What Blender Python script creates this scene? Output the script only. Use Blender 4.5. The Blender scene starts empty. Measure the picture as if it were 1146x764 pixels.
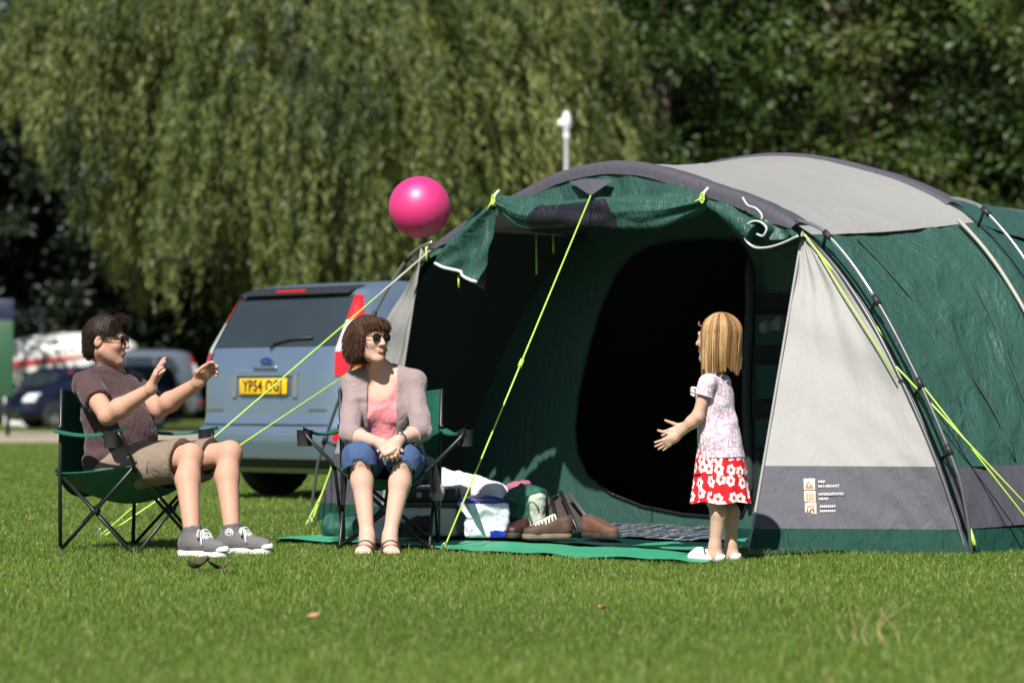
import bpy, math, random
import numpy as np
from mathutils import Vector, Matrix, geometry
random.seed(7); RNG = np.random.default_rng(7)
SC = bpy.context.scene
COL = SC.collection
R = math.radians
# ------------------------------------------------------------------ camera model
F_PX, CX, CY, HORIZON, CAM_H = 3183.0, 573.0, 382.0, 445.0, 0.755
PITCH = math.atan((HORIZON - CY) / F_PX)
def ray(px, py):
    f = np.array([0, math.cos(PITCH), math.sin(PITCH)]); u = np.array([0, -math.sin(PITCH), math.cos(PITCH)])
    return f * F_PX + np.array([px - CX, 0, 0]) + u * (CY - py)
CAMP = np.array([0, 0, CAM_H])
def at(px, py, Y):
    d = ray(px, py); return CAMP + d * (Y / d[1])
def ground(px, py, z=0.0):
    d = ray(px, py); return CAMP + d * ((z - CAM_H) / d[2])
# ------------------------------------------------------------------ noise
def _hash(ix, iy, iz):
    h = (ix * 374761393 + iy * 668265263 + iz * 2147483647 + 1013904223) & 0xFFFFFFFF
    h = ((h ^ (h >> 13)) * 1274126177) & 0xFFFFFFFF
    return ((h ^ (h >> 16)) & 0xFFFF) / 32767.5 - 1.0
def vnoise(p, scale=1.0, seed=0):
    q = np.asarray(p, float) * scale + seed * 17.31 + 1000.0
    i = np.floor(q).astype(np.int64); f = q - i; f = f * f * (3 - 2 * f)
    out = 0
    for dx in (0, 1):
        wx = f[..., 0] if dx else 1 - f[..., 0]
        for dy in (0, 1):
            wy = f[..., 1] if dy else 1 - f[..., 1]
            for dz in (0, 1):
                wz = f[..., 2] if dz else 1 - f[..., 2]
                out = out + wx * wy * wz * _hash(i[..., 0] + dx, i[..., 1] + dy, i[..., 2] + dz)
    return out
def fbm(p, scale, seed=0, octv=3):
    return sum(vnoise(p, scale * 2 ** o, seed + o) * 0.5 ** o for o in range(octv))
# ------------------------------------------------------------------ objects
def nrm(v):
    v = np.asarray(v, float); return v / (np.linalg.norm(v) + 1e-12)
def tag(o, label=None, cat=None, group=None, kind=None):
    if label: o['label'] = label
    if cat: o['category'] = cat
    if group: o['group'] = group
    if kind: o['kind'] = kind
    return o
def empty(name, loc=(0, 0, 0), rz=0.0):
    o = bpy.data.objects.new(name, None); COL.objects.link(o)
    o.location = loc; o.rotation_euler = (0, 0, rz); o.empty_display_size = 0.1
    return o
def thing(name, label, cat, loc=(0, 0, 0), rz=0.0, group=None):
    return tag(empty(name, loc, rz), label, cat, group)
def link_mesh(name, me, mat, parent=None):
    o = bpy.data.objects.new(name, me); COL.objects.link(o)
    for m in (mat if isinstance(mat, (list, tuple)) else [mat]):
        me.materials.append(m)
    if parent: o.parent = parent
    return o
def raw_mesh(name, V, F, smooth=True, attrs=None):
    """V (n,3) array; F list of int arrays grouped by corner count"""
    me = bpy.data.meshes.new(name)
    V = np.asarray(V, np.float32)
    me.vertices.add(len(V)); me.vertices.foreach_set('co', V.ravel())
    groups = [np.asarray(f, np.int32) for f in F if len(f)]
    nl = sum(g.size for g in groups); nf = sum(len(g) for g in groups)
    me.loops.add(nl); me.loops.foreach_set('vertex_index', np.concatenate([g.ravel() for g in groups]))
    tot = np.concatenate([np.full(len(g), g.shape[1], np.int32) for g in groups])
    st = np.concatenate([[0], np.cumsum(tot)[:-1]]).astype(np.int32)
    me.polygons.add(nf); me.polygons.foreach_set('loop_start', st)
    me.polygons.foreach_set('use_smooth', np.full(nf, smooth, bool))
    for k, a in (attrs or {}).items():
        a = np.asarray(a, np.float32)
        if a.ndim == 1:
            me.attributes.new(k, 'FLOAT', 'POINT').data.foreach_set('value', a)
        else:
            me.attributes.new(k, 'FLOAT_VECTOR', 'POINT').data.foreach_set('vector', a.ravel())
    me.update(calc_edges=True); me.validate()
    return me
def root_loc(p):
    while p is not None and p.parent is not None: p = p.parent
    return np.array(p.location) if p is not None else np.zeros(3)
class MB:
    """collects shapes in world coordinates and links them as one mesh"""
    def __init__(s): s.v = []; s.f = []; s.sm = []
    def add(s, V, F, smooth=True):
        b = len(s.v); s.v.extend([tuple(map(float, p)) for p in V])
        for f in F: s.f.append(tuple(b + int(i) for i in f)); s.sm.append(smooth)
        return s
    def box(s, c, size, ax=None):
        c = np.array(c, float); h = np.array(size, float) / 2
        A = np.eye(3) if ax is None else np.array(ax, float)
        V = [c + A[0] * x * h[0] + A[1] * y * h[1] + A[2] * z * h[2] for x in (-1, 1) for y in (-1, 1) for z in (-1, 1)]
        return s.add(V, [(0, 1, 3, 2), (4, 6, 7, 5), (0, 4, 5, 1), (2, 3, 7, 6), (0, 2, 6, 4), (1, 5, 7, 3)], False)
    def tube(s, P, r, n=8, cap=True):
        P = np.array(P, float); m = len(P); r = np.full(m, r) if np.isscalar(r) else np.array(r, float)
        T = np.gradient(P, axis=0); T /= np.linalg.norm(T, axis=1)[:, None] + 1e-12
        a = np.array([0, 0, 1.0]) if abs(T[0][2]) < 0.9 else np.array([1.0, 0, 0])
        x = nrm(np.cross(T[0], a)); V = []
        for i in range(m):
            x = nrm(x - T[i] * np.dot(x, T[i])); y = np.cross(T[i], x)
            for k in range(n):
                t = 2 * math.pi * k / n; V.append(P[i] + r[i] * (math.cos(t) * x + math.sin(t) * y))
        Fc = [(i * n + k, i * n + (k + 1) % n, (i + 1) * n + (k + 1) % n, (i + 1) * n + k) for i in range(m - 1) for k in range(n)]
        s.add(V, Fc)
        if cap:
            b = len(s.v) - m * n
            s.f.append(tuple(b + k for k in range(n))[::-1]); s.sm.append(False)
            s.f.append(tuple(b + (m - 1) * n + k for k in range(n))); s.sm.append(False)
        return s
    def grid(s, fn, nu, nv, smooth=True):
        V = [fn(i / nu, j / nv) for i in range(nu + 1) for j in range(nv + 1)]
        Fc = [(i * (nv + 1) + j, (i + 1) * (nv + 1) + j, (i + 1) * (nv + 1) + j + 1, i * (nv + 1) + j + 1) for i in range(nu) for j in range(nv)]
        return s.add(V, Fc, smooth)
    def slab(s, fn, nu, nv, off):
        """grid with thickness: off is the vector to its other face"""
        off = np.array(off, float)
        s.grid(lambda a, b: fn(a, b), nu, nv); s.grid(lambda a, b: np.array(fn(1 - a, b)) + off, nu, nv)
        for e in (0, 1):
            s.grid(lambda a, b: np.array(fn(a, e)) + off * b, nu, 1); s.grid(lambda a, b: np.array(fn(e, a)) + off * b, nv, 1)
        return s
    def lathe(s, prof, c, ax=(0, 0, 1), n=24, cap=True):
        ax = nrm(ax); a = np.array([0, 0, 1.0]) if abs(ax[2]) < 0.9 else np.array([1.0, 0, 0])
        x = nrm(np.cross(a, ax)); y = np.cross(ax, x); c = np.array(c, float)
        V = [c + ax * h + r * (math.cos(2 * math.pi * k / n) * x + math.sin(2 * math.pi * k / n) * y) for r, h in prof for k in range(n)]
        m = len(prof)
        s.add(V, [(i * n + k, i * n + (k + 1) % n, (i + 1) * n + (k + 1) % n, (i + 1) * n + k) for i in range(m - 1) for k in range(n)])
        return s
    def build(s, name, mat, parent=None, attrs=None):
        V = np.array(s.v) - root_loc(parent)
        me = bpy.data.meshes.new(name); me.from_pydata(V.tolist(), [], s.f)
        me.polygons.foreach_set('use_smooth', np.array(s.sm, bool))
        for k, a in (attrs or {}).items():
            a = np.asarray(a, np.float32)
            me.attributes.new(k, 'FLOAT_VECTOR', 'POINT').data.foreach_set('vector', a.ravel())
        me.update(); return link_mesh(name, me, mat, parent)
def bevelled_box(c, size, r=0.01, ax=None, seg=2):
    import bmesh
    bm = bmesh.new(); bmesh.ops.create_cube(bm, size=1)
    for v in bm.verts: v.co = Vector((v.co.x * size[0], v.co.y * size[1], v.co.z * size[2]))
    bmesh.ops.bevel(bm, geom=bm.edges[:], offset=r, segments=seg, profile=0.5, affect='EDGES')
    A = np.eye(3) if ax is None else np.array(ax, float)
    V = [np.array(c, float) + A[0] * v.co.x + A[1] * v.co.y + A[2] * v.co.z for v in bm.verts]
    Fc = [[v.index for v in f.verts] for f in bm.faces]; bm.free(); return V, Fc
def curve_pts(P, n):
    """Catmull-Rom through P resampled to n points by chord length"""
    P = np.array(P, float); d = np.r_[0, np.cumsum(np.linalg.norm(np.diff(P, axis=0), axis=1))]
    T = np.gradient(P, d, axis=0); t = np.linspace(0, d[-1], n); i = np.clip(np.searchsorted(d, t, 'right') - 1, 0, len(P) - 2)
    h = (d[i + 1] - d[i])[:, None]; u = ((t - d[i])[:, None]) / h
    return (2*u**3-3*u**2+1)*P[i] + (u**3-2*u**2+u)*h*T[i] + (-2*u**3+3*u**2)*P[i+1] + (u**3-u**2)*h*T[i+1]
# ------------------------------------------------------------------ signed distance modelling
class Field:
    def __init__(s, lo, hi, h):
        s.lo = np.array(lo, float); s.h = h; s.n = np.ceil((np.array(hi) - s.lo) / h).astype(int) + 1
        s.f = np.full(s.n, 0.1, np.float32)
    def _sub(s, lo, hi):
        a = np.clip(np.floor((np.array(lo) - s.lo) / s.h).astype(int), 0, s.n); b = np.clip(np.ceil((np.array(hi) - s.lo) / s.h).astype(int) + 1, 0, s.n)
        sl = tuple(slice(a[i], b[i]) for i in range(3))
        g = [(s.lo[i] + s.h * np.arange(a[i], b[i])).astype(np.float32) for i in range(3)]
        return sl, g[0][:, None, None], g[1][None, :, None], g[2][None, None, :]
    def _mix(s, sl, d, k, op):
        f = s.f[sl]
        if op == 'sub': f2 = -f; d2 = d
        else: f2 = f; d2 = d
        if k > 0:
            h = np.maximum(k - np.abs(f2 - d2), 0) / k; m = np.minimum(f2, d2) - h * h * k * 0.25
        else: m = np.minimum(f2, d2)
        s.f[sl] = -m if op == 'sub' else m
    def cap(s, a, b, ra, rb=None, k=0.02, op='add'):
        rb = ra if rb is None else rb; a = np.array(a, float); b = np.array(b, float); m = max(ra, rb) + k + 4 * s.h
        sl, X, Y, Z = s._sub(np.minimum(a, b) - m, np.maximum(a, b) + m); ab = b - a; L = float(ab @ ab) + 1e-12
        t = np.clip(((X - a[0]) * ab[0] + (Y - a[1]) * ab[1] + (Z - a[2]) * ab[2]) / L, 0, 1)
        d = np.sqrt((X - a[0] - t * ab[0]) ** 2 + (Y - a[1] - t * ab[1]) ** 2 + (Z - a[2] - t * ab[2]) ** 2) - (ra + (rb - ra) * t)
        s._mix(sl, d, k, op); return s
    def chain(s, P, r, k=0.02):
        for i in range(len(P) - 1): s.cap(P[i], P[i + 1], r[i], r[i + 1], k)
        return s
    def ell(s, c, rad, ax=None, k=0.02, op='add'):
        c = np.array(c, float); A = np.eye(3) if ax is None else np.array([nrm(v) for v in ax]); rad = np.array(rad, float)
        m = rad.max() + k + 4 * s.h; sl, X, Y, Z = s._sub(c - m, c + m); q = []
        for i in range(3): q.append(((X - c[0]) * A[i][0] + (Y - c[1]) * A[i][1] + (Z - c[2]) * A[i][2]))
        k0 = np.sqrt(sum((q[i] / rad[i]) ** 2 for i in range(3))); k1 = np.sqrt(sum((q[i] / rad[i] ** 2) ** 2 for i in range(3))) + 1e-9
        s._mix(sl, (k0 * (k0 - 1) / k1).astype(np.float32), k, op); return s
    def rbox(s, c, half, rr, ax=None, k=0.01, op='add'):
        c = np.array(c, float); A = np.eye(3) if ax is None else np.array([nrm(v) for v in ax]); half = np.array(half, float)
        m = np.linalg.norm(half) + k + 4 * s.h; sl, X, Y, Z = s._sub(c - m, c + m); q = []
        for i in range(3): q.append(np.abs((X - c[0]) * A[i][0] + (Y - c[1]) * A[i][1] + (Z - c[2]) * A[i][2]) - half[i] + rr)
        d = np.sqrt(sum(np.maximum(v, 0) ** 2 for v in q)) + np.minimum(np.maximum(np.maximum(q[0], q[1]), q[2]), 0) - rr
        s._mix(sl, d.astype(np.float32), k, op); return s
    def cut(s, p, n, lo=None, hi=None):
        """remove what lies on the n side of the plane through p (inside the box lo..hi when given)"""
        n = nrm(n); p = np.array(p, float)
        sl, X, Y, Z = s._sub(s.lo - 1 if lo is None else lo, s.lo + s.n * s.h + 1 if hi is None else hi)
        d = (X - p[0]) * n[0] + (Y - p[1]) * n[1] + (Z - p[2]) * n[2]
        s.f[sl] = np.maximum(s.f[sl], d); return s
    def ruffle(s, fn):
        idx = np.nonzero(np.abs(s.f) < 0.03); P = s.lo + np.stack(idx, 1) * s.h
        s.f[idx] += fn(P).astype(np.float32); return s
    def mesh(s):
        f = s.f; ins = f < 0; nx, ny, nz = f.shape
        allc = np.ones((nx - 1, ny - 1, nz - 1), bool); anyc = np.zeros_like(allc); C = []
        for dx in (0, 1):
            for dy in (0, 1):
                for dz in (0, 1):
                    m = ins[dx:nx - 1 + dx, dy:ny - 1 + dy, dz:nz - 1 + dz]; allc &= m; anyc |= m
        act = anyc & ~allc; I = np.stack(np.nonzero(act), 1)
        idx = np.full(act.shape, -1, np.int32); idx[act] = np.arange(len(I))
        acc = np.zeros((len(I), 3)); cnt = np.zeros(len(I)); cor = [(0,0,0),(1,0,0),(0,1,0),(1,1,0),(0,0,1),(1,0,1),(0,1,1),(1,1,1)]
        val = [f[I[:, 0] + c[0], I[:, 1] + c[1], I[:, 2] + c[2]] for c in cor]
        for a in range(8):
            for b in range(a + 1, 8):
                if sum(abs(cor[a][i] - cor[b][i]) for i in range(3)) != 1: continue
                x = (val[a] < 0) != (val[b] < 0); t = np.where(x, val[a] / (val[a] - val[b] + 1e-20), 0)
                acc += np.where(x[:, None], np.array(cor[a]) + t[:, None] * (np.array(cor[b]) - np.array(cor[a])), 0); cnt += x
        V = s.lo + (I + acc / np.maximum(cnt, 1)[:, None]) * s.h; Q = []
        for ax in range(3):
            sl0 = [slice(None)] * 3; sl1 = [slice(None)] * 3; sl0[ax] = slice(0, -1); sl1[ax] = slice(1, None)
            a, b = ins[tuple(sl0)], ins[tuple(sl1)]; e = np.stack(np.nonzero(a != b), 1); o = [i for i in range(3) if i != ax]
            ok = np.ones(len(e), bool)
            for i in o: ok &= (e[:, i] > 0) & (e[:, i] < f.shape[i] - 1)
            e = e[ok]; flip = a[tuple(e.T)]
            def cell(d0, d1):
                c = e.copy(); c[:, o[0]] += d0; c[:, o[1]] += d1; return idx[tuple(c.T)]
            q = np.stack([cell(-1, -1), cell(0, -1), cell(0, 0), cell(-1, 0)], 1)
            if ax == 1: flip = ~flip
            q[~flip] = q[~flip][:, ::-1]; Q.append(q)
        Q = np.concatenate(Q); Q = Q[(Q >= 0).all(1)]
        return V, Q
def vnormals(V, Q):
    n = np.cross(V[Q[:, 2]] - V[Q[:, 0]], V[Q[:, 3]] - V[Q[:, 1]]); N = np.zeros_like(V)
    for i in range(Q.shape[1]): np.add.at(N, Q[:, i], n)
    return N / (np.linalg.norm(N, axis=1)[:, None] + 1e-12)
def field_obj(name, fld, mat, parent=None, attrs=None, extra=None):
    V, Q = fld.mesh()
    for e in (extra or []):
        v2, q2 = e.mesh(); Q = np.concatenate([Q, q2 + len(V)]); V = np.concatenate([V, v2])
    at_ = {k: fn(V) for k, fn in (attrs or {}).items()}
    o = link_mesh(name, raw_mesh(name, V - root_loc(parent), [Q], True, at_), mat, parent)
    return o, V, Q
# ------------------------------------------------------------------ materials
def srgb(r, g, b):
    return tuple(((c / 255 / 12.92) if c / 255 <= 0.04045 else ((c / 255 + 0.055) / 1.055) ** 2.4) for c in (r, g, b))
class NT:
    def __init__(s, name):
        s.m = bpy.data.materials.new(name); s.m.use_nodes = True; s.t = s.m.node_tree; s.t.nodes.clear()
        s.out = s.n('ShaderNodeOutputMaterial')
    def n(s, typ, **kw):
        nd = s.t.nodes.new(typ)
        for k, v in kw.items():
            if k in nd.bl_rna.properties.keys(): setattr(nd, k, v)
        return nd
    def l(s, a, b): s.t.links.new(a, b)
    def math(s, op, a, b=None, c=None):
        nd = s.n('ShaderNodeMath', operation=op)
        for i, v in enumerate((a, b, c)):
            if v is None: continue
            if hasattr(v, 'links'): s.l(v, nd.inputs[i])
            else: nd.inputs[i].default_value = v
        return nd.outputs[0]
    def mix(s, fac, a, b, mode='MIX'):
        nd = s.n('ShaderNodeMix', data_type='RGBA', blend_type=mode)
        for i, v in ((0, fac), (6, a), (7, b)):
            if hasattr(v, 'links'): s.l(v, nd.inputs[i])
            elif i == 0: nd.inputs[0].default_value = v
            else: nd.inputs[i].default_value = (*v[:3], 1)
        return nd.outputs[2]
    def ramp(s, x, stops):
        nd = s.n('ShaderNodeValToRGB'); e = nd.color_ramp.elements
        while len(e) < len(stops): e.new(0.5)
        for i, (p, c) in enumerate(stops):
            e[i].position = p; e[i].color = (*c, 1) if len(c) == 3 else c
        s.l(x, nd.inputs[0]); return nd.outputs[0]
    def coord(s, which='Object'): return s.n('ShaderNodeTexCoord').outputs[which]
    def noise(s, scale, detail=3, vec=None, rough=0.55, dist=0.0):
        nd = s.n('ShaderNodeTexNoise'); nd.inputs['Scale'].default_value = scale; nd.inputs['Detail'].default_value = detail
        nd.inputs['Roughness'].default_value = rough; nd.inputs['Distortion'].default_value = dist
        s.l(vec if vec is not None else s.coord(), nd.inputs['Vector']); return nd.outputs[0]
    def attr(s, name, out='Fac'):
        nd = s.n('ShaderNodeAttribute'); nd.attribute_name = name; return nd.outputs[out]
    def bsdf(s, col, rough=0.6, metal=0.0, spec=0.5, bump=None, bdist=0.01, bstr=0.6, sss=0.0, coat=0.0, sheen=0.0, link=True):
        b = s.n('ShaderNodeBsdfPrincipled')
        for nm, v in (('Base Color', col), ('Roughness', rough), ('Metallic', metal), ('Specular IOR Level', spec), ('Coat Weight', coat), ('Sheen Weight', sheen)):
            if hasattr(v, 'links'): s.l(v, b.inputs[nm])
            elif nm == 'Base Color': b.inputs[nm].default_value = (*v[:3], 1)
            else: b.inputs[nm].default_value = v
        if sss:
            b.inputs['Subsurface Weight'].default_value = sss; b.inputs['Subsurface Radius'].default_value = (0.012, 0.005, 0.003); b.inputs['Subsurface Scale'].default_value = 0.6
        if bump is not None:
            bp = s.n('ShaderNodeBump'); bp.inputs['Distance'].default_value = bdist; bp.inputs['Strength'].default_value = bstr
            s.l(bump, bp.inputs['Height']); s.l(bp.outputs[0], b.inputs['Normal'])
        if link: s.l(b.outputs[0], s.out.inputs[0])
        return b
    def translucent(s, b, col, fac):
        t = s.n('ShaderNodeBsdfTranslucent'); mx = s.n('ShaderNodeMixShader')
        if hasattr(col, 'links'): s.l(col, t.inputs[0])
        else: t.inputs[0].default_value = (*col[:3], 1)
        mx.inputs[0].default_value = fac; s.l(b.outputs[0], mx.inputs[1]); s.l(t.outputs[0], mx.inputs[2]); s.l(mx.outputs[0], s.out.inputs[0])
def simple(name, col, rough=0.6, var=0.12, scale=8.0, metal=0.0, spec=0.5, bump=0.0, bscale=40.0, coat=0.0, sheen=0.0):
    t = NT(name); c2 = tuple(min(1, x * (1 + var)) for x in col); c1 = tuple(x * (1 - var) for x in col)
    c = t.mix(t.noise(scale, 4), c1, c2)
    t.bsdf(c, rough, metal, spec, t.noise(bscale, 3) if bump else None, 0.004, bump, coat=coat, sheen=sheen); return t.m
def fabric(name, col, rough=0.7, crease=0.5, cscale=7.0, trans=0.0, var=0.08, sheen=0.0, weave=True, spec=0.4, tcol=None):
    t = NT(name); co = t.coord()
    c = t.mix(t.noise(2.5, 4), tuple(x * (1 - var) for x in col), tuple(min(1, x * (1 + var)) for x in col))
    n1 = t.noise(cscale, 4, dist=1.2); n2 = t.noise(cscale * 4, 3, dist=0.6)
    h = t.math('ADD', n1, t.math('MULTIPLY', n2, 0.25))
    b = t.bsdf(c, rough, 0, spec, h, 0.03, crease, sheen=sheen, link=not trans)
    if trans: t.translucent(b, tcol or col, trans)
    return t.m
# ------------------------------------------------------------------ world, sun, camera
SUN_AZ, SUN_EL = R(17), R(48)      # sun stands behind the camera, to its left
to_sun = np.array([-math.sin(SUN_AZ) * math.cos(SUN_EL), -math.cos(SUN_AZ) * math.cos(SUN_EL), math.sin(SUN_EL)])
W = bpy.data.worlds.new('World'); SC.world = W; W.use_nodes = True
nt = W.node_tree; nt.nodes.clear()
sky = nt.nodes.new('ShaderNodeTexSky'); sky.sky_type = 'NISHITA'; sky.sun_disc = False
sky.sun_elevation = SUN_EL; sky.sun_rotation = math.pi + SUN_AZ; sky.altitude = 50; sky.air_density = 1.0; sky.dust_density = 0.8
bg = nt.nodes.new('ShaderNodeBackground'); bg.inputs[1].default_value = 0.05
wo = nt.nodes.new('ShaderNodeOutputWorld'); nt.links.new(sky.outputs[0], bg.inputs[0]); nt.links.new(bg.outputs[0], wo.inputs[0])
sl = bpy.data.lights.new('sun', 'SUN'); sl.energy = 5.0; sl.angle = R(0.5); sl.color = (1.0, 0.96, 0.90)
so = bpy.data.objects.new('sun', sl); COL.objects.link(so)
so.rotation_euler = Vector(-to_sun).to_track_quat('-Z', 'Y').to_euler(); so.location = to_sun * 40
cd = bpy.data.cameras.new('camera'); cd.sensor_width = 36; cd.lens = 36 * F_PX / 1146; cd.clip_end = 1500; cd.clip_start = 0.1
cd.dof.use_dof = True; cd.dof.focus_distance = 13.75; cd.dof.aperture_fstop = 2.6
cam = bpy.data.objects.new('camera', cd); COL.objects.link(cam); cam.location = CAMP; cam.rotation_euler = (math.pi / 2 + PITCH, 0, 0)
SC.camera = cam
SC.view_settings.view_transform = 'Standard'; SC.view_settings.look = 'None'; SC.view_settings.gamma = 1; SC.view_settings.exposure = 0.62
SC.view_settings.use_curve_mapping = False
SC.cycles.use_denoising = True
try: SC.cycles.denoiser = 'OPENIMAGEDENOISE'
except Exception: pass
SC.cycles.max_bounces = 8; SC.cycles.transparent_max_bounces = 8; SC.cycles.sample_clamp_indirect = 6
# ------------------------------------------------------------------ tent frame (u along the front hoop, n to its front)
TM = np.array([0.5215, 15.565, 0.0]); TU = nrm([3.44, -3.67, 0]); TN = np.array([TU[1], -TU[0], 0.0])
def T(u, n, z): return TM + TU * u + TN * n + np.array([0, 0, z])
def onplane(px, py, n):
    d = ray(px, py); t = (n - (CAMP - TM) @ TN) / (d @ TN); return CAMP + d * t
def uz(p): return (p - TM) @ TU, p[2]
# ------------------------------------------------------------------ ground
def m_ground():
    t = NT('lawn_soil'); co = t.coord('Object')
    a = t.noise(0.35, 5, co); b = t.noise(60, 4, co)
    c = t.mix(a, (0.075, 0.110, 0.020), (0.110, 0.145, 0.032)); c = t.mix(t.math('MULTIPLY', b, 0.6), c, (0.025, 0.045, 0.010))
    t.bsdf(c, 0.9, 0, 0.2, b, 0.02, 0.8); return t.m
def m_gravel():
    t = NT('gravel_path'); co = t.coord('Object')
    c = t.mix(t.noise(1.2, 5, co), (0.30, 0.25, 0.195), (0.44, 0.38, 0.30)); c = t.mix(t.math('MULTIPLY', t.noise(45, 3, co), 0.5), c, (0.14, 0.12, 0.10))
    t.bsdf(c, 0.95, 0, 0.2, t.noise(60, 3, co), 0.02, 0.6); return t.m
g = MB(); g.add([(-600, -20, 0), (600, -20, 0), (600, 900, 0), (-600, 900, 0)], [(0, 1, 2, 3)], False)
tag(g.build('ground', m_ground()), kind='structure')
pth = MB()
def pfn(a, b):
    x = -90 + 180 * a; w = 0.6 * vnoise(np.array([[x * 0.6, b * 9.0, 0.0]]))[0]
    return (x, 47.5 + 15.5 * b + w * (1 if b in (0, 1) else 0), 0.006)
pth.grid(pfn, 180, 1); tag(pth.build('path', m_gravel()), kind='structure')
# ------------------------------------------------------------------ grass (one uncountable mass)
def inside(poly, x, y):
    r = np.zeros(len(x), bool); n = len(poly)
    for i in range(n):
        (x1, y1), (x2, y2) = poly[i], poly[(i + 1) % n]
        c = ((y1 > y) != (y2 > y)) & (x < (x2 - x1) * (y - y1) / (y2 - y1 + 1e-12) + x1); r ^= c
    return r
MAT_POLY = [ground(300, 608), ground(305, 604.5), ground(330, 602.5), ground(420, 598), ground(640, 590), ground(838, 607), ground(790, 633.5), ground(560, 622)]
FOOT = [T(-2.47, 0, 0), T(-1.68, .2, 0), T(-1.3, 0.1, 0), T(1.2, .3, 0), T(1.656, .683, 0), T(2.47, 0, 0), T(2.5, -1.25, 0), T(2.4, -3.2, 0), T(-2.4, -3.2, 0)]
def make_grass(N=760000):
    Yg = np.linspace(6.6, 52, 400); dens = np.interp(Yg, [6.6, 13, 18, 28, 52], [5200, 4600, 2400, 800, 260]); wid = Yg * 0.40 + 4.2
    cdf = np.cumsum(dens * wid); cdf /= cdf[-1]
    Y = np.interp(RNG.random(N), cdf, Yg); X = (RNG.random(N) - 0.5) * (Y * 0.40 + 4.2)
    keep = ~inside([p[:2] for p in MAT_POLY], X, Y) & ~inside([p[:2] for p in FOOT], X, Y) & ~((Y > 47.2))
    X, Y = X[keep], Y[keep]; n = len(X); P2 = np.stack([X, Y, np.zeros(n)], 1)
    lump = fbm(P2, 1.6, 3); lump2 = fbm(P2, 0.45, 9)
    H = (0.021 + 0.007 * lump + 0.005 * lump2) * (0.65 + 0.7 * RNG.random(n)); H = np.clip(H, 0.015, 0.085)
    stray = RNG.random(n) < 0.004; H[stray] *= 1.7
    Wd = np.interp(Y, [7, 14, 25, 50], [0.0032, 0.0042, 0.0075, 0.014]) * (0.7 + 0.6 * RNG.random(n))
    th = RNG.random(n) * 2 * math.pi; lean = (0.2 + 0.6 * RNG.random(n)) * H; la = RNG.random(n) * 2 * math.pi
    side = np.stack([np.cos(th), np.sin(th), 0 * th], 1) * (Wd / 2)[:, None]; ld = np.stack([np.cos(la), np.sin(la), 0 * la], 1) * lean[:, None]
    B = P2; M = B + ld * 0.35 + np.array([0, 0, 1]) * (H * 0.6)[:, None]; Tp = B + ld + np.array([0, 0, 1]) * H[:, None]
    V = np.stack([B - side, B + side, M - side * 0.75, M + side * 0.75, Tp], 1).reshape(-1, 3)
    i = np.arange(n) * 5; Q = np.stack([i, i + 1, i + 3, i + 2], 1); T3 = np.stack([i + 2, i + 3, i + 4], 1)
    rnd = RNG.random(n) * 0.75 + 0.125 + 0.22 * lump2; rnd[stray] = 1.2; dry = RNG.random(n) < 0.035; rnd[dry] = 1.5
    hgt = np.tile(np.array([0, 0, .6, .6, 1.0]), n)
    me = raw_mesh('grass', V, [Q, T3], False, {'rnd': np.repeat(rnd, 5), 'hgt': hgt})
    t = NT('grass_blades'); c = t.ramp(t.math('MULTIPLY', t.attr('rnd'), 0.6), [(0.0, (0.085, 0.155, 0.020)), (0.3, (0.142, 0.240, 0.034)), (0.62, (0.215, 0.300, 0.058)), (0.75, (0.31, 0.31, 0.090)), (0.9, (0.48, 0.40, 0.19))])
    b = t.bsdf(c, 0.5, 0, 0.35, link=False); t.translucent(b, c, 0.38)
    return tag(link_mesh('grass', me, t.m), kind='stuff')
make_grass()
# ------------------------------------------------------------------ trees
def leaf_mesh(name, P, D, L, Wd, rnd):
    """diamond leaves: centre P, long axis D, length L, width Wd"""
    n = len(P); D = D / (np.linalg.norm(D, axis=1)[:, None] + 1e-9); q = RNG.normal(size=(n, 3)); S = np.cross(D, q); S /= np.linalg.norm(S, axis=1)[:, None] + 1e-9
    N_ = np.cross(D, S)
    L = np.asarray(L)[..., None] * np.ones((n, 1)); Wd = np.asarray(Wd)[..., None] * np.ones((n, 1))
    V = np.stack([P - D * L / 2, P + S * Wd / 2 + N_ * Wd * 0.15, P + D * L / 2, P - S * Wd / 2 + N_ * Wd * 0.15], 1).reshape(-1, 3)
    return raw_mesh(name, V, [np.arange(4 * n).reshape(n, 4)], False, {'rnd': np.repeat(rnd, 4)})
def m_leaf(name, stops, trans=0.3, rough=0.45):
    t = NT(name); c = t.ramp(t.attr('rnd'), stops); b = t.bsdf(c, rough, 0, 0.4, link=False); t.translucent(b, c, trans); return t.m
LEAF = {
 'willow': m_leaf('willow_leaves', [(0, (0.020, 0.042, 0.009)), (0.5, (0.092, 0.128, 0.025)), (0.85, (0.20, 0.235, 0.060)), (1, (0.32, 0.31, 0.11))]),
 'broad': m_leaf('broad_leaves', [(0, (0.014, 0.032, 0.007)), (0.5, (0.046, 0.088, 0.016)), (0.9, (0.105, 0.158, 0.034)), (1, (0.18, 0.19, 0.06))]),
 'olive': m_leaf('olive_leaves', [(0, (0.018, 0.030, 0.007)), (0.5, (0.054, 0.092, 0.017)), (0.9, (0.120, 0.165, 0.036)), (1, (0.20, 0.17, 0.05))]),
 'dark': m_leaf('shade_toned_leaves', [(0, (0.006, 0.013, 0.005)), (0.5, (0.013, 0.024, 0.009)), (1, (0.026, 0.040, 0.014))], 0.15)}  # last entry: shade under the far trees put into the leaf colour
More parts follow.
